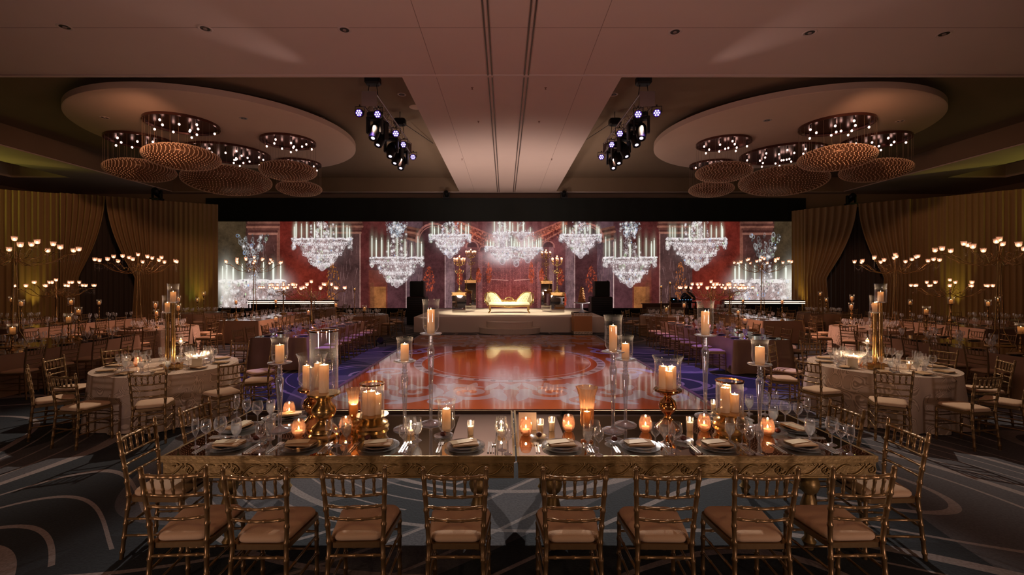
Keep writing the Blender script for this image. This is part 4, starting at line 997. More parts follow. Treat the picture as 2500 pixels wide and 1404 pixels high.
for nm, x0, x1 in (('left', TXL, TXM-.006), ('right', TXM+.006, TXR)):
    t = thing('mirrored_dining_table', f'{nm} half of the mirrored head table with carved gold apron', 'table', ((x0+x1)/2, (TY0+TY1)/2, 0)); wd = x1-x0; dp = TY1-TY0
    MB().box((0, 0, TZ-.004), (wd-.03, dp-.03, .008)).build('mirror_top', MIRROR, t)
    fr = MB(); e = .018
    for y in (-dp/2+e/2, dp/2-e/2): fr.box((0, y, TZ-.012), (wd, e, .026))
    for x in (-wd/2+e/2, wd/2-e/2): fr.box((x, 0, TZ-.012), (e, dp-2*e, .026))
    fr.box((0, 0, TZ-.033), (wd+.0, dp, .018)); fr.build('edge_moulding', FRAMEG, t)
    ap = MB(); az0, az1 = TZ-.165, TZ-.042
    for y in (-dp/2+.022, dp/2-.022): ap.box((0, y, (az0+az1)/2), (wd-.02, .02, az1-az0))
    for x in (-wd/2+.022, wd/2-.022): ap.box((x, 0, (az0+az1)/2), (.02, dp-.06, az1-az0))
    for z in (az0+.006, az1-.006): ap.tube([(-wd/2+.01, -dp/2+.01, z), (wd/2-.01, -dp/2+.01, z)], .006, 6)
    ap.build('apron', FRAMEG, t)
    sm_ = MB(); scroll(sm_, 0, 1, 0, 0, 1); sm_ = sm_.mesh('scroll_carving', FRAMEG); sm2 = MB(); scroll(sm2, 0, -1, 0, 0, -1); sm2 = sm2.mesh('scroll_carving', FRAMEG)
    nsc = 15
    for k in range(nsc): inst('scroll_carving', sm_ if k % 2 == 0 else sm2, t, (-wd/2+.12+(wd-.24)*k/(nsc-1), -dp/2+.012, (az0+az1)/2+.002))
    lm = MB().lathe(leg_prof(TZ-.165), 16, sharp=60).box((0, 0, TZ-.115), (.12, .12, .13)).mesh('leg', FRAMEG)
    for x in (-wd/2+.42 if nm == 'left' else -wd/2+.28, wd/2-.28 if nm == 'left' else wd/2-.42):
        for y in (-dp/2+.14, dp/2-.14): inst('leg', lm, t, (x, y, 0))
for k, (X, rz) in enumerate(((-2.01, .06), (-1.49, .0), (-.917, .03), (-.298, .0), (.418, 0), (.978, -.02), (1.565, .0), (2.15, .03))):
    place(CH, (X, 2.985+random.uniform(-.015, .015), 0), rz, f'gold chair along the near side of head table, {ORD[k]} from the left')
place(CH, (-2.60, 3.56, 0), -PI/2+.06, 'gold chair at the left end of head table, nearer one')
place(CH, (-2.60, 4.19, 0), -PI/2-.05, 'gold chair at the left end of head table, farther one')
place(CH, (2.86, 3.54, 0), PI/2-.06, 'gold chair at the right end of head table, nearer one')
place(CH, (2.83, 4.10, 0), PI/2+.06, 'gold chair at the right end of head table, farther one')
# ------------------------------------------------------------------ candles and holders
LGT = {}
def candle_light(pw):
    if pw not in LGT:
        l = bpy.data.lights.new('candle_glow', 'POINT'); l.energy = pw*4.0; l.color = (1, .66, .38); l.shadow_soft_size = .008; LGT[pw] = l
    return LGT[pw]
CND = {}
def candle(loc, r, h, lab, pw=1.6, group=None, name='pillar_candle'):
    key = (round(r, 3), round(h, 3)); t = thing(name, lab, 'candle', loc, random.uniform(0, 6), group)
    if key not in CND:
        w_ = h*.55; 
        wax = MB().lathe([(0, 0), (r, 0), (r, h-.004), (r-.004, h), (r-.008, h-.003), (r-.010, h-w_), (0, h-w_-.003)], 20).mesh('wax', WAX)
        wick = MB().tube([(0, 0, h-w_), (.001, 0, h-.02)], .0012, 4).mesh('wick', WICK)
        z0 = h-.026; fh = .040
        fl = MB().lathe([(0, 0), (.004, .003), (.0065, .011), (.0055, .020), (.003, .030), (0, fh)], 8, (0, 0, z0), sharp=80).mesh('flame', FLAME)
        CND[key] = (wax, wick, fl, z0-.012)
    wax, wick, fl, zl = CND[key]
    inst('wax', wax, t); inst('wick', wick, t); f_ = inst('flame', fl, t)
    if pw:
        o_ = bpy.data.objects.new('candle_glow', candle_light(pw)); COL.objects.link(o_); o_.parent = t; o_.location = (0, 0, zl+.012)
    return t
def shade_cup(r, h):      # open hurricane with rounded bottom and flared lip
    return [(r*.25, 0), (r*.72, .015*h/.2), (r*.93, h*.16), (r*.98, h*.35), (r*.95, h*.65), (r*.98, h*.88), (r*1.08, h*1.0), (r*1.085, h*1.005)]
def stick(x, yb, yplate, ytop, lab, desc, cr=.034, ch=None, power=2.2):
    p_ = P(x, yb, TZ); sc_ = F/p_.y; H = (yb-yplate)/sc_; gh = (yplate-ytop)/sc_*.97; r = .075 if gh > .27 else .068
    t = thing('glass_candlestick', lab, 'candle holder', (p_.x, p_.y, TZ))
    MB().lathe([(0, .002), (.092, .002), (.098, .007), (.09, .013), (.05, .022), (.02, .035), (.013, .05)], 24, sharp=60).build('foot', STEMG, t)
    hb = H-.13; MB().lathe([(.013, .05), (.016, .07), (.014, .10), (.019, hb*.5), (.028, hb*.85), (.034, hb-.02), (.030, hb), (.018, hb+.012)], 14, sharp=60).build('stem', STEMG, t)
    bd = []
    for k in range(4): z = hb+.012+k*.027; bd += [(.016, z), (.027-.002*k, z+.013)]
    bd += [(.016, hb+.12)]
    MB().lathe(bd, 14, sharp=100).build('bead_knop', STEMG, t)
    MB().lathe([(.016, H-.012), (.05, H-.006), (.095, H-.002), (.10, H+.004), (.097, H+.007), (.05, H+.003), (0, H+.002)], 28, sharp=70).build('drip_plate', STEMG, t)
    MB().lathe([(q_, z+H+.004) for q_, z in shade_cup(r, gh)], 28, sharp=80).build('hurricane_shade', HGLASS, t)
    candle((p_.x, p_.y, TZ+H+.007), cr, ch or gh*.62, 'lit ivory pillar candle '+desc, power)
stick(683, 1050, 886, 824, 'tall glass candlestick on the left part of head table', 'on the candlestick at the far left of the table', .036, .15)
stick(988, 1048, 882, 823, 'tall glass candlestick left of centre, the shorter one', 'on the shorter candlestick left of centre', .035, .145)
stick(1052, 1035, 815, 729, 'tallest glass candlestick left of the table centre', 'on the tallest candlestick left of centre', .034, .215)
stick(1497, 1052, 859, 768, 'tall glass candlestick right of centre, taller of the pair', 'on the taller candlestick right of centre', .034, .22)
stick(1527, 1037, 878, 819, 'tall glass candlestick right of centre, shorter of the pair', 'on the shorter candlestick right of centre', .034, .14)
stick(1722, 1016, 819, 733, 'tallest glass candlestick on the right part of head table', 'on the tallest candlestick at the right', .038, .225)
stick(1855, 1047, 890, 828, 'tall glass candlestick near the right end of head table', 'on the candlestick near the right end', .038, .15)
def based(x, yb, prof, mat, gr, gh, gtype, cs, lab, desc, rim=None, power=2.2, name='gilt_hurricane_holder', glass=HGLASS):
    p_ = P(x, yb, TZ); t = thing(name, lab, 'candle holder', (p_.x, p_.y, TZ)); H = prof[-1][1]
    MB().lathe([(0, 0)]+prof+[(0, H)], 28, sharp=50).build('base', mat, t)
    if gtype == 'cyl': g = [(gr*.9, 0), (gr, .006), (gr, gh), (gr*.985, gh), (gr*.985, .01)]
    elif gtype == 'bell': g = [(gr*.3, 0), (gr*.7, .012), (gr*.9, gh*.14), (gr*.93, gh*.4), (gr*.9, gh*.7), (gr*.95, gh*.88), (gr*1.1, gh)]
    else: g = [(gr*.55, 0), (gr*.62, gh*.05), (gr*.68, gh*.5), (gr*.8, gh*.8), (gr*1.05, gh)]
    MB().lathe([(a_, b_+H) for a_, b_ in g], 32, sharp=70).build('hurricane_shade', glass, t)
    if rim: MB().lathe([(gr-.004, gh+H-.01), (gr+.006, gh+H-.008), (gr+.006, gh+H+.004), (gr-.006, gh+H+.004), (gr-.004, gh+H-.01)], 32).build('rim', rim, t)
    for k, (dx, dy, r, h) in enumerate(cs):
        ds = '' if len(cs) == 1 else ('left ' if k == 0 else ('right ' if k == 1 else 'middle '))
        candle((p_.x+dx, p_.y+dy, TZ+H+.004), r, h, f'lit ivory {ds}pillar candle {desc}', power)
base_ball = [(.10, 0), (.105, .012), (.085, .03), (.05, .06), (.03, .09), (.028, .11), (.05, .135), (.074, .17), (.078, .20), (.066, .235), (.035, .262), (.03, .28), (.07, .30), (.11, .318), (.122, .33), (.118, .34)]
base_fat = [(.12, 0), (.125, .015), (.11, .03), (.115, .05), (.095, .08), (.06, .11), (.055, .14), (.085, .17), (.1, .205), (.095, .24), (.065, .275), (.055, .30), (.09, .325), (.125, .345), (.135, .35), (.13, .362)]
base_swirl = [(.115, 0), (.12, .02), (.135, .04), (.128, .06), (.14, .078), (.125, .095), (.13, .11), (.09, .135), (.085, .15), (.13, .165), (.135, .175)]
base_small = [(.055, 0), (.06, .01), (.045, .025), (.055, .04), (.04, .055), (.05, .075), (.038, .09), (.045, .105), (.05, .115)]
based(762, 1040, base_ball, COPPER, .122, .31, 'bell', [(-.045, -.01, .033, .20), (.04, .03, .033, .215), (.01, -.05, .03, .19)], 'copper ball-stem hurricane with flared glass, left side', 'in the left copper ball-stem hurricane')
based(791, 1064, base_fat, ANTG, .113, .52, 'cyl', [(0, 0, .04, .23)], 'gilt baluster hurricane with a very tall glass cylinder', 'in the very tall glass cylinder', rim=COPPER)
based(909, 1062, base_swirl, ANTG, .098, .26, 'cyl', [(-.045, -.015, .034, .19), (.045, .0, .032, .17), (.0, -.03, .036, .20)], 'swirled gilt hurricane holding three candles, left of centre', 'in the swirled gilt hurricane', rim=COPPER)
based(863, 1048, base_small, ANTG, .062, .24, 'vase', [(0, 0, .033, .10)], 'cracked mercury glass hurricane on small gilt foot', 'in the cracked glass hurricane', glass=MERC)
based(1090, 1062, [(.05, 0), (.055, .01), (.03, .02), (.028, .03), (.05, .04)], STEMG, .078, .27, 'bell', [(0, 0, .036, .18)], 'clear footed hurricane on the table left of the runner', 'in the clear footed hurricane', name='glass_hurricane')
based(1630, 1043, base_ball, COPPER, .122, .29, 'bell', [(-.04, 0, .037, .20), (.042, .01, .037, .195), (0, -.04, .03, .16)], 'copper ball-stem hurricane with flared glass, right side', 'in the right copper ball-stem hurricane')
based(1781, 1056, base_swirl, ANTG, .108, .27, 'cyl', [(-.045, -.015, .037, .21), (.045, .0, .034, .15), (0, .05, .034, .22)], 'swirled gilt hurricane holding candles, near the right end', 'in the right swirled gilt hurricane', rim=COPPER)
based(1433, 1078, [(.045, 0), (.05, .008), (.02, .02), (.015, .06), (.02, .10), (.03, .13)], COPPER, .085, .31, 'vase', [(0, 0, .03, .11)], 'flared mercury glass hurricane right of the table joint', 'in the flared mercury hurricane', glass=MERC)
# votives
def votive(x, yb, lab, kind='roly', z=TZ, p_=None, group=None, pw=.3):
    p_ = p_ or P(x, yb, z); t = thing('votive_holder', lab, 'candle holder', (p_[0], p_[1], z), random.uniform(0, 6), group)
    if kind not in CND:
        if kind == 'roly':
            n_ = 24; prof = [(.022, .002), (.040, .012), (.052, .04), (.056, .07), (.052, .10), (.042, .128), (.038, .14)]
            g = MB().lathe(prof, 12, sharp=100).mesh('cup', ROSEG); wx = MB().lathe([(0, .004), (.03, .006), (.032, .05), (0, .05)], 12).mesh('wax', WAX); zf = .056
        elif kind == 'clear':
            g = MB().lathe([(.024, .002), (.045, .015), (.055, .05), (.056, .085), (.046, .13), (.043, .15)], 16, sharp=100).mesh('cup', GLASS); wx = MB().lathe([(0, .004), (.03, .006), (.032, .04), (0, .04)], 12).mesh('wax', WAX); zf = .046
        else:
            g = MB().lathe([(0, .002), (.026, .002), (.028, .03), (.03, .12)], 16, sharp=60).mesh('cup', GLASS); wx = MB().lathe([(0, .004), (.022, .004), (.024, .075), (0, .075)], 12).mesh('wax', WAX); zf = .08
        CND[kind] = (g, wx, MB().lathe([(0, 0), (.005, .005), (.007, .012), (.004, .024), (0, .034)], 8, (0, 0, zf), sharp=80).mesh('flame', FLAME), zf+.02)
    g, wx, fl, zl = CND[kind]; inst('cup', g, t); inst('wax', wx, t); inst('flame', fl, t)
    if pw:
        o_ = bpy.data.objects.new('candle_glow', candle_light(pw)); COL.objects.link(o_); o_.parent = t; o_.location = (0, 0, zl)
for x, y, lab, k in ((1284, 1062, 'rose glass votive just right of the table joint', 'roly'), (1388, 1053, 'rose glass votive beside the flared mercury hurricane', 'roly'), (1576, 1055, 'rose glass votive between the paired candlesticks and copper hurricane', 'roly'),
        (1719, 1052, 'rose glass votive below the tallest right candlestick', 'roly'), (729, 1066, 'rose glass votive left of the tall cylinder hurricane', 'roly'), (844, 1058, 'rose glass votive left of the swirled gilt hurricane', 'roly'), (1800, 1040, 'rose glass votive behind the right swirled hurricane', 'roly'),
        (706, 1018, 'rose glass votive at the back left of head table', 'roly'), (1224, 1062, 'clear round votive just left of the table joint', 'clear'), (1003, 1062, 'clear round votive beside the shorter left candlestick', 'clear'), (1874, 1062, 'rose glass votive near the right end of the table', 'roly'),
        (1149, 1062, 'slim glass votive left of the table joint', 'slim'), (1319, 1058, 'slim glass votive left of two, right of the joint', 'slim'), (1347, 1052, 'slim glass votive right of two, right of the joint', 'slim'), (1684, 1052, 'slim glass votive right of the copper hurricane', 'slim'), (1743, 1000+5, 'slim glass votive at the back right of head table', 'slim')):
    votive(x, y, lab, k)
# ------------------------------------------------------------------ glassware
def glass_prof(kind):
    if kind == 'wine': return .205, [(.034, .001), (.030, .004), (.006, .012), (.004, .03), (.004, .095), (.012, .105), (.030, .125), (.037, .15), (.036, .175), (.030, .205)]
    if kind == 'balloon': return .215, [(.036, .001), (.032, .004), (.006, .012), (.0045, .03), (.0045, .09), (.015, .10), (.040, .125), (.047, .155), (.044, .18), (.036, .215)]
    if kind == 'flute': return .225, [(.030, .001), (.026, .004), (.005, .012), (.004, .03), (.004, .08), (.010, .09), (.021, .12), (.026, .16), (.024, .20), (.021, .225)]
    return .185, [(.036, .001), (.032, .005), (.010, .012), (.007, .03), (.012, .05), (.030, .075), (.039, .105), (.038, .14), (.033, .185)]
GL = {}
def glass_proto(kind, n):
    t = thing({'wine': 'wine_glass', 'balloon': 'balloon_wine_glass', 'flute': 'champagne_flute', 'water': 'water_goblet'}[kind], 'x x x x', 'glass')
    H, pr = glass_prof(kind); MB().lathe([(0, .001)]+pr[:5], n, sharp=80).build('stem', STEMG if n > 12 else GLASS, t); MB().lathe(pr[4:], n, sharp=80).build('bowl', GLASS, t)
    if kind == 'water': MB().lathe([(.006, .052), (.028, .076), (.0365, .105), (.036, .14), (0, .142)], n, sharp=50).build('water', WATER, t)
    return freeze(t)
for k in ('wine', 'balloon', 'flute', 'water'): GL[k] = glass_proto(k, 20)
GLF = {}
WN = {'wine': 'clear wine glass', 'balloon': 'clear balloon wine glass', 'flute': 'clear champagne flute', 'water': 'goblet of iced water'}
def g_at(kind, x, y, where):
    p_ = P(x, y, TZ); place(GL[kind], (p_.x, p_.y, TZ), random.uniform(0, 6), WN[kind]+' '+where)
for kind, x, y, wh in (('flute', 477, 1092, 'at the near left corner of the table'), ('wine', 503, 1090, 'second from the near left corner'), ('balloon', 538, 1085, 'at the near left corner plate'), ('water', 577, 1080, 'behind the first near plate from left'),
        ('flute', 578, 1022, 'at the farther left end plate'), ('wine', 602, 1030, 'at the farther left end plate'), ('balloon', 629, 1038, 'at the farther left end plate'), ('water', 661, 1024, 'below the far left candlestick'),
        ('water', 660, 1072, 'between the first two near plates'), ('wine', 636, 1100, 'between the first two near plates'), ('balloon', 822, 1088, 'between the second and third near plates'), ('flute', 803, 1095, 'between the second and third near plates'), ('water', 846, 1082, 'between the second and third near plates'),
        ('balloon', 1003, 1088, 'right of the third near plate'), ('wine', 985, 1103, 'right of the third near plate'), ('water', 1019, 1076, 'right of the third near plate'), ('balloon', 1226, 1098, 'just left of the table joint'), ('wine', 1240, 1108, 'touching the table joint'),
        ('water', 1435, 1094, 'right of the fifth near plate'), ('wine', 1462, 1112, 'right of the fifth near plate'), ('balloon', 1452, 1095, 'right of the fifth near plate'), ('wine', 1600, 1098, 'right of the sixth near plate'), ('balloon', 1651, 1100, 'right of the sixth near plate'), ('water', 1622, 1082, 'right of the sixth near plate'), ('flute', 1640, 1110, 'right of the sixth near plate'),
        ('water', 1782, 1078, 'behind the seventh near plate'), ('balloon', 1812, 1086, 'between the last two near plates'), ('wine', 1830, 1106, 'between the last two near plates'), ('flute', 1855, 1110, 'between the last two near plates'),
        ('water', 1977, 1078, 'behind the eighth near plate'), ('balloon', 2031, 1086, 'at the near right corner'), ('wine', 2053, 1100, 'at the near right corner'), ('flute', 2077, 1110, 'at the very right front corner'),
        ('water', 1888, 1040, 'at the farther right end plate'), ('balloon', 1917, 1038, 'at the farther right end plate'), ('wine', 1948, 1040, 'at the farther right end plate'), ('flute', 1971, 1030, 'at the farther right end plate'),
        ('water', 1829, 1010, 'on the back edge near the right end'), ('balloon', 1868, 1012, 'on the back edge near the right end'), ('flute', 1893, 1010, 'on the back edge near the right end')):
    g_at(kind, x, y, wh)
# place settings of the head table
def disc_prof(r, h=.016): return [(0, .002), (r*.55, .002), (r*.62, .004), (r*.85, h*.75), (r, h), (r, h+.003), (r*.84, h*.75+.004), (r*.6, .008), (0, .008)]
charger = MB().lathe(disc_prof(.158), 32, sharp=70).mesh('charger_plate', PLATE); dplate = MB().lathe(disc_prof(.125), 28, sharp=70).mesh('dinner_plate', PLATE); splate = MB().lathe(disc_prof(.078), 24, sharp=70).mesh('side_plate', PLATE)
def napkin_mesh():
    m_ = MB().bevbox((0, 0, .007), (.125, .20, .012), .004); m_.box((.032, .0, .0155), (.058, .196, .004)); m_.box((-.032, 0, .0145), (.06, .19, .003)); return m_.mesh('napkin', NAP)
NAPM = napkin_mesh(); CARDM = MB().box((0, 0, .001), (.075, .17, .002)).mesh('menu_card', CARD)
def fork_m():
    m_ = MB().box((0, -.06, .003), (.012, .12, .003)).box((0, .02, .003), (.006, .05, .003)).box((0, .055, .004), (.02, .022, .002))
    for k in range(4): m_.box((-.008+.0053*k, .085, .005), (.0028, .04, .002))
    return m_.mesh('fork', STEEL)
def knife_m(): return MB().box((0, -.06, .004), (.013, .12, .006)).poly([(-.008, 0), (.008, 0), (.009, .07), (.004, .11), (-.008, .115)], .002, .0045).mesh('knife', STEEL)
def spoon_m(): return MB().box((0, -.05, .003), (.009, .14, .003)).lathe([(0, 0), (.012, .002), (.018, .007)], 14, (0, .04, .002), Matrix.Diagonal((1, 1.5, 1))).mesh('spoon', STEEL)
FK, KN, SPN = fork_m(), knife_m(), spoon_m()
def setting(px, py, rz, where, side=True):
    if isinstance(px, tuple): p_ = Vector((px[0], px[1], TZ))
    else: p_ = P(px, py, TZ)
    R_ = Matrix.Rotation(rz, 3, 'Z')
    def at(x, y, z): return p_+R_ @ Vector((x, y, z-0))
    tag(inst('charger_plate', charger, None, at(0, 0, 0), rz), f'clear glass charger plate at {where}', 'plate')
    tag(inst('dinner_plate', dplate, None, at(0, 0, .0105), rz), f'glass dinner plate at {where}', 'plate')
    nr = rz+PI/2+random.uniform(-.25, .25)
    tag(inst('napkin', NAPM, None, at(0, 0, .024), nr), f'folded tan napkin on the plate at {where}', 'napkin')
    tag(inst('menu_card', CARDM, None, at(-.03, .01, .0425), nr+.22), f'cream menu card on the napkin at {where}', 'card')
    for k, x in enumerate((-.185, -.205)): tag(inst('fork', FK, None, at(x, .0, 0), rz), f'steel {"inner" if k == 0 else "outer"} fork at {where}', 'fork')
    for k, x in enumerate((.185, .205)): tag(inst('knife', KN, None, at(x, .0, 0), rz), f'steel {"inner" if k == 0 else "outer"} knife at {where}', 'knife')
    tag(inst('spoon', SPN, None, at(.226, 0, 0), rz), f'steel spoon at {where}', 'spoon')
for k, x in enumerate((560, 735, 925, 1135, 1372, 1562, 1752, 1955)):
    setting(x, 1092, 0, f'{ORD[k]} near seat from left, head table')
setting((-2.32, 3.98), 0, -PI/2, 'the left end of head table')
setting((-2.05, 4.33), 0, PI, 'the back left corner of head table'); setting((2.10, 4.32), 0, PI, 'the back right corner of head table'); setting((2.52, 3.95), 0, PI/2, 'the right end of head table')
for x, y, lab in ((1082, 1068, 'left of the fourth near seat'), (1316, 1070, 'left of the fifth near seat'), (898, 1078, 'before the swirled gilt hurricane'), (626, 1078, 'behind the first near seat'), (1898, 1060, 'right of the rose votive near the right end'), (1668, 1078, 'right of the copper hurricane'), (1500, 1080, 'before the paired candlesticks')):
    p_ = P(x, y, TZ); tag(inst('side_plate', splate, None, p_), 'small glass plate '+lab, 'plate')
    t = MB().ball((0, 0, .026), .026, 10, .85).build('chocolate_truffle', DARKRED, None, p_+Vector((0, 0, .006))); tag(t, 'dark red chocolate ball '+lab, 'food')
sg = thing('table_card', 'tall blank beige card standing behind the votives on head table', 'card', P(1288, 1050, TZ)); MB().box((0, .006, .075), (.155, .004, .15), 0, Matrix.Rotation(-.12, 3, 'X')).build('card', pbr('beige_card', (.55, .42, .33), .7), sg); MB().box((0, .03, .01), (.06, .05, .02)).build('stand', ANTG, sg)
# ------------------------------------------------------------------ OTHER TABLES
def round_cloth(x, y, mat, nm, lab, r=.93, folds=14, seed=1):
    rs = random.Random(seed); t = thing(nm, lab, 'table', (x, y, 0)); ph = rs.uniform(0, 6); m_ = MB(); n = 144
    rings = [(.0, TZ), (r*.5, TZ), (r-.02, TZ), (r, TZ-.012)]
    vs = []; 
    def rad(a_, q): # q 0 top .. 1 hem
        w_ = math.sin(a_*folds+ph)+.5*math.sin(a_*folds*.5+1.3*ph+1)+.25*math.sin(a_*folds*2.1)
        return r+.05*q+(.045*w_*q**.8)
    m_.grid(lambda u, v: ((r*v)*math.cos(2*PI*u), (r*v)*math.sin(2*PI*u), TZ), n, 2)
    m_.grid(lambda u, v: (rad(2*PI*u, v)*math.cos(2*PI*u), rad(2*PI*u, v)*math.sin(2*PI*u), TZ-.002-(TZ-.014)*v if v > 0 else TZ), n, 10)
    m_.build('tablecloth', mat, t); return t
def long_cloth(x0, x1, y0, y1, lab, mat=SATIN):
    cx_, cy_ = (x0+x1)/2, (y0+y1)/2; t = thing('banquet_table', lab, 'table', (cx_, cy_, 0)); a_, b_ = (x1-x0)/2, (y1-y0)/2
    per = []; n = 10
    for (px, py, qx, qy) in ((-a_, -b_, a_, -b_), (a_, -b_, a_, b_), (a_, b_, -a_, b_), (-a_, b_, -a_, -b_)):
        L_ = math.hypot(qx-px, qy-py); k = int(L_/.06)
        for i in range(k): f = i/k; per.append((px+(qx-px)*f, py+(qy-py)*f, min(f, 1-f)*L_))
    m_ = len(per); vs = []; fs = []
    for j in range(7):
        v = j/6
        for i, (x, y, ed) in enumerate(per):
            d_ = max(0, 1-ed/.25); out = .01+.05*v*d_*1.4+.02*v*math.sin(i*1.05)*(.5+.5*math.sin(i*.13)); nx, ny = (x/a_ if abs(abs(x)-a_) < 1e-6 else 0), (y/b_ if abs(abs(y)-b_) < 1e-6 else 0)
            if d_ > .9: nx, ny = x/a_, y/b_
            vs.append((x+nx*out, y+ny*out, TZ-.004-(TZ-.016)*v))
    for j in range(6):
        for i in range(m_): fs.append((j*m_+i, j*m_+(i+1) % m_, (j+1)*m_+(i+1) % m_, (j+1)*m_+i))
    mb_ = MB(); mb_.add(vs, fs, True); mb_.box((0, 0, TZ-.007), (2*a_, 2*b_, .006)); mb_.build('tablecloth', mat, t)
    MB().box((0, 0, TZ-.002), (2*a_-.02, 2*b_-.02, .004)).build('glass_top', DKMIR, t); return t
GCOUNT = {'n': 0}
SEATS = []
def serve(x, y, rz, desc, lvl, seat=''):
    at_ = f'{seat}, {desc.replace("the ", "", 1)}'
    # x,y: plate centre; rz such that +Y points to table centre
    R_ = Matrix.Rotation(rz, 3, 'Z'); p0 = Vector((x, y, TZ))
    def at(a_, b_, c_=0): return p0+R_ @ Vector((a_, b_, c_))
    g = f'place plates on {desc}'
    tag(inst('dinner_plate', dplate if lvl <= 1 else fplate, None, at(0, 0)), f'glass plate at {at_}', 'plate', g)
    if lvl <= 1: tag(inst('napkin', NAPM, None, at(0, 0, .012), rz+random.uniform(-.4, .4)), f'folded tan napkin at {at_}', 'napkin', f'napkins on {desc}')
    for kd, a_, b_ in (('water', .07, .19), ('balloon', .15, .15), ('wine', .0, .22), ('flute', .19, .22)):
        if lvl >= 1 and kd == 'flute': continue
        if lvl >= 2 and kd == 'water': continue
        q = at(a_+random.uniform(-.02, .02), b_+random.uniform(-.02, .02))
        place(GL[kd] if lvl == 0 else GLM[kd], q, random.uniform(0, 6), f'{WN[kd]} at {at_}', f'{kd} glasses on {desc}')
fplate = MB().lathe(disc_prof(.125), 14, sharp=70).mesh('dinner_plate', PLATE)
GLM = {}
def glass_mid(kind):
    H, pr = glass_prof(kind); m_ = MB().lathe([(0, .001)]+pr, 10, sharp=80)
    o_ = m_.build({'wine': 'wine_glass', 'balloon': 'balloon_wine_glass', 'flute': 'champagne_flute', 'water': 'water_goblet'}[kind], FGLASS); o_['category'] = 'glass'; return o_
for k in ('wine', 'balloon', 'water'): GLM[k] = glass_mid(k)
def round_table(x, y, desc, lvl, n=10, ph=0, mat=DAMASK, r=.93, skip=(), chair=None, cdist=.35):
    round_cloth(x, y, mat, 'round_table', f'round table under a floor-length patterned cloth, {desc.replace("the ", "", 1)}', r, 13, int(abs(x*7+y)))
    half = n//2
    for k in range(n):
        a_ = -PI/2-ph-2*PI*k/n        # k=0 nearest, going left
        dx, dy = math.cos(a_), math.sin(a_); rz = a_+PI/2  # faces centre
        if k == 0: w_ = 'nearest seat'
        elif k == half: w_ = 'farthest seat'
        elif k < half: w_ = f'{ORD[k-1]} seat left of nearest'
        else: w_ = f'{ORD[n-k-1]} seat right of nearest'
        serve(x+dx*(r-.2), y+dy*(r-.2), rz, desc, lvl, w_)
        if k in skip: continue
        cdr = r+cdist+(.04 if lvl else 0)+random.uniform(-.03, .05)
        place(CH if (chair or lvl) == 0 else CL, (x+dx*cdr, y+dy*cdr, 0), rz+random.uniform(-.12, .12), f'gold chair at {desc}, {w_}')
def long_table(x0, x1, y0, y1, desc, lvl, n, ends=True, sides=(-1, 1)):
    long_cloth(x0, x1, y0, y1, f'long clothed banquet table, {desc.replace("the ", "", 1)}')
    for k in range(n):
        y = y0+.35+(y1-y0-.7)*k/(n-1)
        for s in (-1, 1):
            xe = x1 if s > 0 else x0; rz = PI/2 if s > 0 else -PI/2
            serve(xe-s*.2, y, rz, desc, lvl, f'{ORD[k]} {"right" if s > 0 else "left"} seat')
            if s in sides:
                place(CL, (xe+s*(.28+random.uniform(-.02, .05)), y, 0), rz+random.uniform(-.1, .1), f'gold chair on the {"right" if s > 0 else "left"} of {desc}, {ORD[k]} from near')
    if ends:
        for s, ye in ((-1, y0), (1, y1)):
            place(CL, ((x0+x1)/2, ye+s*.28, 0), 0 if s < 0 else PI, f'gold chair at the {"near" if s < 0 else "far"} end of {desc}')
round_table(-5.2, 7.05, 'the near left round table', 0, 10, .12, chair=0)
round_table(5.80, 7.05, 'the near right round table', 0, 10, -.02, chair=0)
round_table(-9.75, 12.85, 'the middle left round table', 1, 10, .3)
round_table(10.3, 12.85, 'the middle right round table', 1, 10, -.3)
long_table(-10.5, -8.85, 7.7, 11.0, 'the front left long table', 1, 5, False)
long_table(8.85, 10.5, 7.7, 11.0, 'the front right long table', 1, 5, False)
long_table(-5.85, -4.6, 10.5, 15.0, 'the long table left of dance floor', 1, 7, False)
long_table(5.1, 6.35, 10.1, 14.8, 'the long table right of dance floor', 1, 7, False)
round_table(-5.5, 17.75, 'the round table left of stage', 2, 10, .2, SATIN)
round_table(6.15, 17.4, 'the round table right of stage', 2, 10, -.2, SATIN)
long_table(-9.45, -8.1, 15.0, 19.4, 'the rear left long table', 2, 7, False)
long_table(8.5, 9.85, 15.0, 19.4, 'the rear right long table', 2, 7, False)
long_table(-14.4, -13.1, 12.4, 16.6, 'the outer left long table', 2, 6, False)
long_table(13.1, 14.4, 12.4, 16.6, 'the outer right long table', 2, 6, False)
round_table(-12.7, 19.0, 'the back left round table', 2, 10, .1, SATIN); round_table(13.3, 19.0, 'the back right round table', 2, 10, .1, SATIN)
round_table(-9.2, 22.1, 'the round table below left screen', 2, 10, .1, SATIN); round_table(10.6, 21.3, 'the round table below right screen', 2, 10, .1, SATIN)
round_table(-16.8, 15.6, 'the round table by left drapes', 2, 10, .1, SATIN); round_table(16.8, 15.6, 'the round table by right drapes', 2, 10, .1, SATIN)
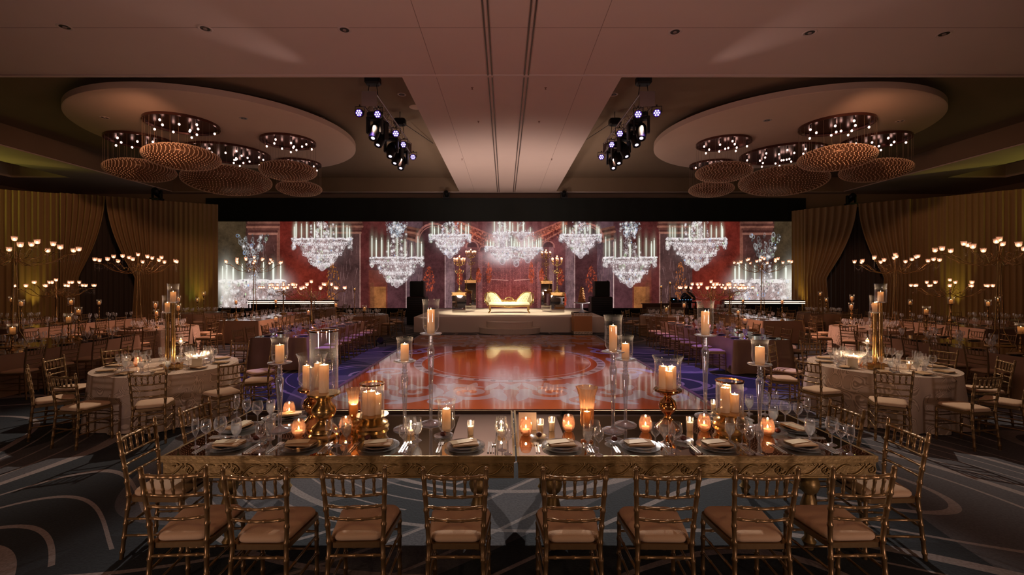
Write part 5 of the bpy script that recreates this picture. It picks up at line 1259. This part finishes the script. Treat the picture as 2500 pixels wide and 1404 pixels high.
# ------------------------------------------------------------------ candelabra with votive cups
CB = {}
def candelabra(x, y, H, R_, lab, n=(10, 6), legs=3, name='votive_candelabra'):
    key = (H, R_, n)
    if key not in CB:
        t = thing(name, 'x x x x', 'candelabra'); z = H
        if legs == 3:
            for k in range(3):
                a_ = 2*PI*k/3+.4; MB().tube([(.20*math.cos(a_), .20*math.sin(a_), .012), (.07*math.cos(a_), .07*math.sin(a_), .3), (.035*math.cos(a_), .035*math.sin(a_), H*.6), (.02*math.cos(a_), .02*math.sin(a_), H-.15)], .009, 5).build('pole', ANTG, t)
            MB().lathe([(0, 0), (.22, 0), (.22, .012), (0, .014)], 20).build('foot', ANTG, t)
        else: MB().lathe([(0, 0), (.16, 0), (.15, .02), (.05, .06), (.03, .15), (.045, .2), (.025, .26), (.02, H*.6), (.035, H*.62), (.02, H*.66), (.014, H-.1)], 12, sharp=60).build('pole', ANTG, t)
        cup = MB().lathe([(.008, 0), (.030, .008), (.044, .035), (.045, .065), (.054, .095)], 10, sharp=80).mesh('votive_cup', CUPG); fl = MB().ball((0, 0, .034), .0135, 6, 1.5).mesh('flame', FLAMEF)
        cry = MB()
        for ring, (cnt, rr, zz) in enumerate(((n[0], R_, z-.12), (n[1], R_*.58, z-.02))):
            arm = MB().tube([(0, 0, -.18), (rr*.25, 0, -.32), (rr*.6, 0, -.24), (rr*.85, 0, -.06), (rr, 0, -.05), (rr, 0, 0)], .006, 4)
            arm.tube([(rr*.3+.05*math.cos(q_), 0, -.2+.05*math.sin(q_)) for q_ in np.linspace(0, 5, 9)], .004, 4).lathe([(.004, -.01), (.022, 0)], 8, (rr, 0, 0)); am = arm.mesh('arm', ANTG)
            for k in range(cnt):
                a_ = 2*PI*k/cnt+ring*.3; inst('arm', am, t, (0, 0, zz), a_); q = inst('votive_cup', cup, t, (rr*math.cos(a_), rr*math.sin(a_), zz)); inst('flame', fl, q)
                b_ = 2*PI*(k+1)/cnt+ring*.3
                for i in range(9):
                    f = i/8; X, Y = rr*(math.cos(a_)*(1-f)+math.cos(b_)*f), rr*(math.sin(a_)*(1-f)+math.sin(b_)*f); cry.ball((X, Y, zz-.06-.14*math.sin(f*PI)), .007, 4)
                for i in range(6): cry.ball((rr*math.cos(a_), rr*math.sin(a_), zz-.07-.035*i), .007, 4)
        q = inst('votive_cup', cup, t, (0, 0, z+.05)); inst('flame', fl, q); MB().tube([(0, 0, z-.2), (0, 0, z+.05)], .008, 5).build('finial', ANTG, t)
        cry.build('crystal_strands', GLASS, t)['kind'] = 'stuff'
        CB[key] = freeze(t)
    place(CB[key], (x, y, TZ), random.uniform(0, 1), lab)
candelabra(-9.75, 9.05, 2.05, .95, 'very tall gold votive candelabra on the front left long table')
candelabra(9.95, 9.15, 2.05, .95, 'very tall gold votive candelabra on the front right long table')
candelabra(-11.0+.85, 12.6, 1.95, .9, 'tall gold votive candelabra on the middle left round table'); candelabra(10.9, 12.7, 1.95, .9, 'tall gold votive candelabra on the middle right round table')
candelabra(-8.75, 15.9, 2.05, .88, 'tall gold votive candelabra on the rear left long table'); candelabra(9.0, 15.9, 2.05, .88, 'tall gold votive candelabra on the rear right long table')
candelabra(-5.35, 12.6, 1.2, .9, 'low wide votive candelabra on the table left of dance floor', (12, 7), 1); candelabra(5.85, 12.9, 1.2, .85, 'low wide votive candelabra on the table right of dance floor', (12, 7), 1)
candelabra(-13.8, 14.0, 1.25, .9, 'wide votive candelabra on the outer left long table', (12, 7), 1); candelabra(13.7, 14.0, 1.25, .9, 'wide votive candelabra on the outer right long table', (12, 7), 1)
candelabra(9.1, 18.4, 1.15, .85, 'low wide votive candelabra at the far end of rear right table', (12, 7), 1); candelabra(-8.9, 18.3, 1.15, .85, 'low wide votive candelabra at the far end of rear left table', (12, 7), 1)
# ------------------------------------------------------------------ footed hurricanes on the other tables
def footed(x, y, H, lab, gr=.06, gh=.17, ch=.10, z=TZ, pw=2.0, mat=None, gm=None):
    key = ('ft', H, gr, gh, mat.name if mat else '')
    mat = mat or ANTG
    if key not in CND:
        CND[key] = (MB().lathe([(0, 0), (.075, 0), (.07, .012), (.02, .03), (.012, .06)]+sum([[(.012, H*f-.02), (.024, H*f), (.012, H*f+.02)] for f in (.25, .5, .75) if H > .25], [])+[(.012, H-.03), (.05, H-.008), (.07, H), (0, H)], 12, sharp=60).mesh('stand', mat),
                    MB().lathe([(a_, b_+H) for a_, b_ in shade_cup(gr, gh)], 18, sharp=80).mesh('hurricane_shade', gm or HGLASS))
    a_, b_ = CND[key]; t = thing('footed_hurricane', lab, 'candle holder', (x, y, z)); inst('stand', a_, t); inst('hurricane_shade', b_, t)
    candle((x, y, z+H+.003), gr*.55, ch, lab.replace('footed hurricane', 'candle in footed hurricane').replace('tall ', '').replace('low ', ''), pw)
for x, y, H, gr, lab in (
        (-10.3, 8.3, .62, .07, 'footed hurricane at the near end of front left table'), (-9.3, 8.6, .30, .075, 'low footed hurricane at the near right edge of front left table'), (-9.55, 10.2, .55, .065, 'footed hurricane at the far end of front left table'),
        (-9.2, 9.6, .42, .075, 'footed hurricane midway along the front left table'), (-10.1, 10.6, .75, .06, 'tall footed hurricane at the far left corner of front left table'),
        (9.3, 8.2, .35, .075, 'low footed hurricane at the near end of front right table'), (10.2, 8.4, .62, .065, 'footed hurricane at the near right of front right table'), (9.45, 10.2, .55, .07, 'footed hurricane at the far end of front right table'), (10.2, 10.4, .78, .06, 'tall footed hurricane at far right corner of front right table'),
        (-10.05, 13.1, .55, .065, 'footed hurricane left of middle left round table centre'), (-9.5, 13.25, .72, .06, 'tall footed hurricane in the middle left round table centre'), (-9.25, 12.9, .50, .065, 'footed hurricane right of middle left round table centre'), (-9.75, 12.75, .35, .06, 'low footed hurricane before middle left round table centre'),
        (9.9, 13.0, .52, .065, 'footed hurricane left of middle right round table centre'), (10.15, 13.3, .75, .06, 'tall footed hurricane in middle right round table centre'), (10.6, 13.1, .55, .06, 'footed hurricane right of middle right round table centre'), (10.3, 12.75, .32, .06, 'low footed hurricane before middle right round table centre'),
        (-5.5, 10.95, .32, .065, 'low footed hurricane at near end of table left of dance floor'), (-5.0, 11.6, .45, .06, 'footed hurricane on the table left of dance floor'), (-5.3, 14.3, .5, .06, 'footed hurricane at far end of table left of dance floor'),
        (5.6, 10.6, .32, .065, 'low footed hurricane at near end of table right of dance floor'), (5.9, 11.5, .45, .06, 'footed hurricane on the table right of dance floor'), (5.6, 14.2, .5, .06, 'footed hurricane at far end of table right of dance floor'),
        (-9.0, 15.25, .55, .065, 'footed hurricane at near end of rear left table'), (-8.5, 16.9, .5, .065, 'footed hurricane midway along the rear left table'), (9.3, 15.25, .55, .065, 'footed hurricane at near end of rear right table'), (8.85, 16.9, .5, .065, 'footed hurricane midway along the rear right table'),
        (-13.6, 12.8, .6, .07, 'footed hurricane at near end of outer left table'), (-13.9, 15.6, .5, .065, 'footed hurricane at far end of outer left table'), (13.6, 12.8, .6, .07, 'footed hurricane at near end of outer right table'), (13.9, 15.6, .5, .065, 'footed hurricane at far end of outer right table'),
        (-12.5, 18.9, .7, .065, 'tall footed hurricane right of back left round table centre'), (-12.9, 19.1, .45, .065, 'footed hurricane left of back left round table centre'), (13.1, 18.9, .7, .065, 'tall footed hurricane left of back right round table centre'), (13.5, 19.1, .45, .065, 'footed hurricane right of back right round table centre'),
        (-5.45, 17.7, .14, .09, 'low footed hurricane in centre of round table left of stage'), (6.15, 17.3, .14, .09, 'low footed hurricane in centre of round table right of stage'), (6.05, 17.6, 1.05, .045, 'tall footed hurricane on the left of round table right of stage'), (6.4, 17.6, 1.2, .045, 'tall footed hurricane on the right of round table right of stage'),
        (-5.9, 17.9, .95, .045, 'tall footed hurricane on round table left of stage'), (-9.2, 22.0, .5, .06, 'footed hurricane on the round table below left screen'), (10.6, 21.3, .5, .06, 'footed hurricane on the round table below right screen'),
        (-16.8, 15.5, .6, .07, 'footed hurricane on the round table by left drapes'), (16.8, 15.5, .6, .07, 'footed hurricane on the round table by right drapes')):
    footed(x, y, H, lab, gr, gr*2.7, gr*1.7)
# tall twin-column stands, bowls, goblets and cards of the two near round tables
for side, cx_, cy_, sg in (('left', -5.2, 7.05, 1), ('right', 5.80, 7.05, -1)):
    x = cx_+.02*sg; desc = f'the near {side} round table'
    t = thing('column_candle_stand', f'tall gold twin-column candle stand on {desc}', 'candle holder', (x, cy_, TZ))
    MB().lathe([(0, 0), (.14, 0), (.14, .015), (0, .018)], 24).build('foot', ANTG, t)
    tops = ((-.045, .82, .065, .26), (.045, .98, .075, .28))
    for dx, H, gr, gh in tops:
        cl = MB(); n = 12; vs = []
        for z in (.015, H-.02):
            for k in range(n*2): a_ = PI*k/n; r = .030 if k % 2 else .024; vs.append((dx+r*math.cos(a_), r*math.sin(a_), z))
        cl.add(vs, [(k, (k+1) % (2*n), 2*n+(k+1) % (2*n), 2*n+k) for k in range(2*n)]); cl.build('column', ANTG, t)
        MB().lathe([(0, H-.02), (.03, H-.02), (.08, H-.006), (.085, H), (0, H)], 20, (dx, 0, 0)).build('drip_plate', STEMG, t)
        MB().lathe([(a_, b_+H) for a_, b_ in ((gr*.85, .0), (gr, .01), (gr, gh*.8), (gr*1.08, gh))], 24, (dx, 0, 0), sharp=80).build('hurricane_shade', HGLASS, t)
        candle((x+dx, cy_, TZ+H+.003), gr*.5, gh*.55, f'lit pillar candle on the {"lower" if H < .9 else "higher"} column of {desc}', 2.5)
    cr = MB()
    for k in range(8):
        a_ = 2*PI*k/8
        for i in range(18): cr.ball((.09*math.cos(a_)+.045*(1 if k % 2 else -1), .09*math.sin(a_), .80-.022*i), .008, 4)
    cr.build('crystal_strands', GLASS, t)['kind'] = 'stuff'
    b_ = thing('candle_bowl', f'wide footed glass bowl glowing with a candle on {desc}', 'bowl', (cx_+.42*sg*(1 if side == 'left' else .9), cy_+.02, TZ))
    MB().lathe([(0, 0), (.06, 0), (.055, .01), (.02, .03), (.02, .07), (.05, .09)], 20, sharp=60).build('foot', COPPER, b_); MB().lathe([(.04, .09), (.1, .12), (.15, .17), (.165, .20)], 28, sharp=80).build('bowl', GLASS, b_)
    MB().lathe([(.0, .10), (.085, .115), (.11, .14), (0, .14)], 20).build('wax', WAX, b_); f_ = MB().lathe([(0, 0), (.006, .008), (.006, .018), (0, .04)], 8, (0, 0, .141)).build('flame', FLAME, b_)
    o_ = bpy.data.objects.new('candle_glow', candle_light(5.0)); COL.objects.link(o_); o_.parent = b_; o_.location = (0, 0, .17)
    footed(cx_+.22*sg, cy_-.05, .36, f'footed hurricane goblet on {desc}', .035, .12, .05, mat=STEMG, gm=GLASS)
    votive(0, 0, f'rose glass votive on {desc}, outer side', 'roly', TZ, (cx_-.4, cy_-.1)); votive(0, 0, f'slim glass votive on {desc}, inner side', 'slim', TZ, (cx_+.18, cy_-.32))
    bx = thing('gift_box', f'small gilt favour box on {desc}', 'box', (cx_+.34*sg, cy_-.36, TZ), .2); MB().bevbox((0, 0, .045), (.2, .1, .09), .006).build('body', ANTG, bx); MB().box((0, 0, .093), (.205, .105, .012)).build('lid', COPPER, bx)
    cdn = thing('menu_stand', f'cream menu card standing on {desc}', 'card', (cx_+.62*sg, cy_-.28, TZ), .3*sg); MB().box((0, 0, .075), (.13, .003, .15), 0, Matrix.Rotation(-.15, 3, 'X')).build('card', CARD, cdn); MB().box((0, .012, .008), (.05, .04, .016)).build('stand', ANTG, cdn)
# a single prototype must not linger unplaced
for pr in list(GLM.values()):
    if pr.name not in USED: bpy.data.objects.remove(pr)
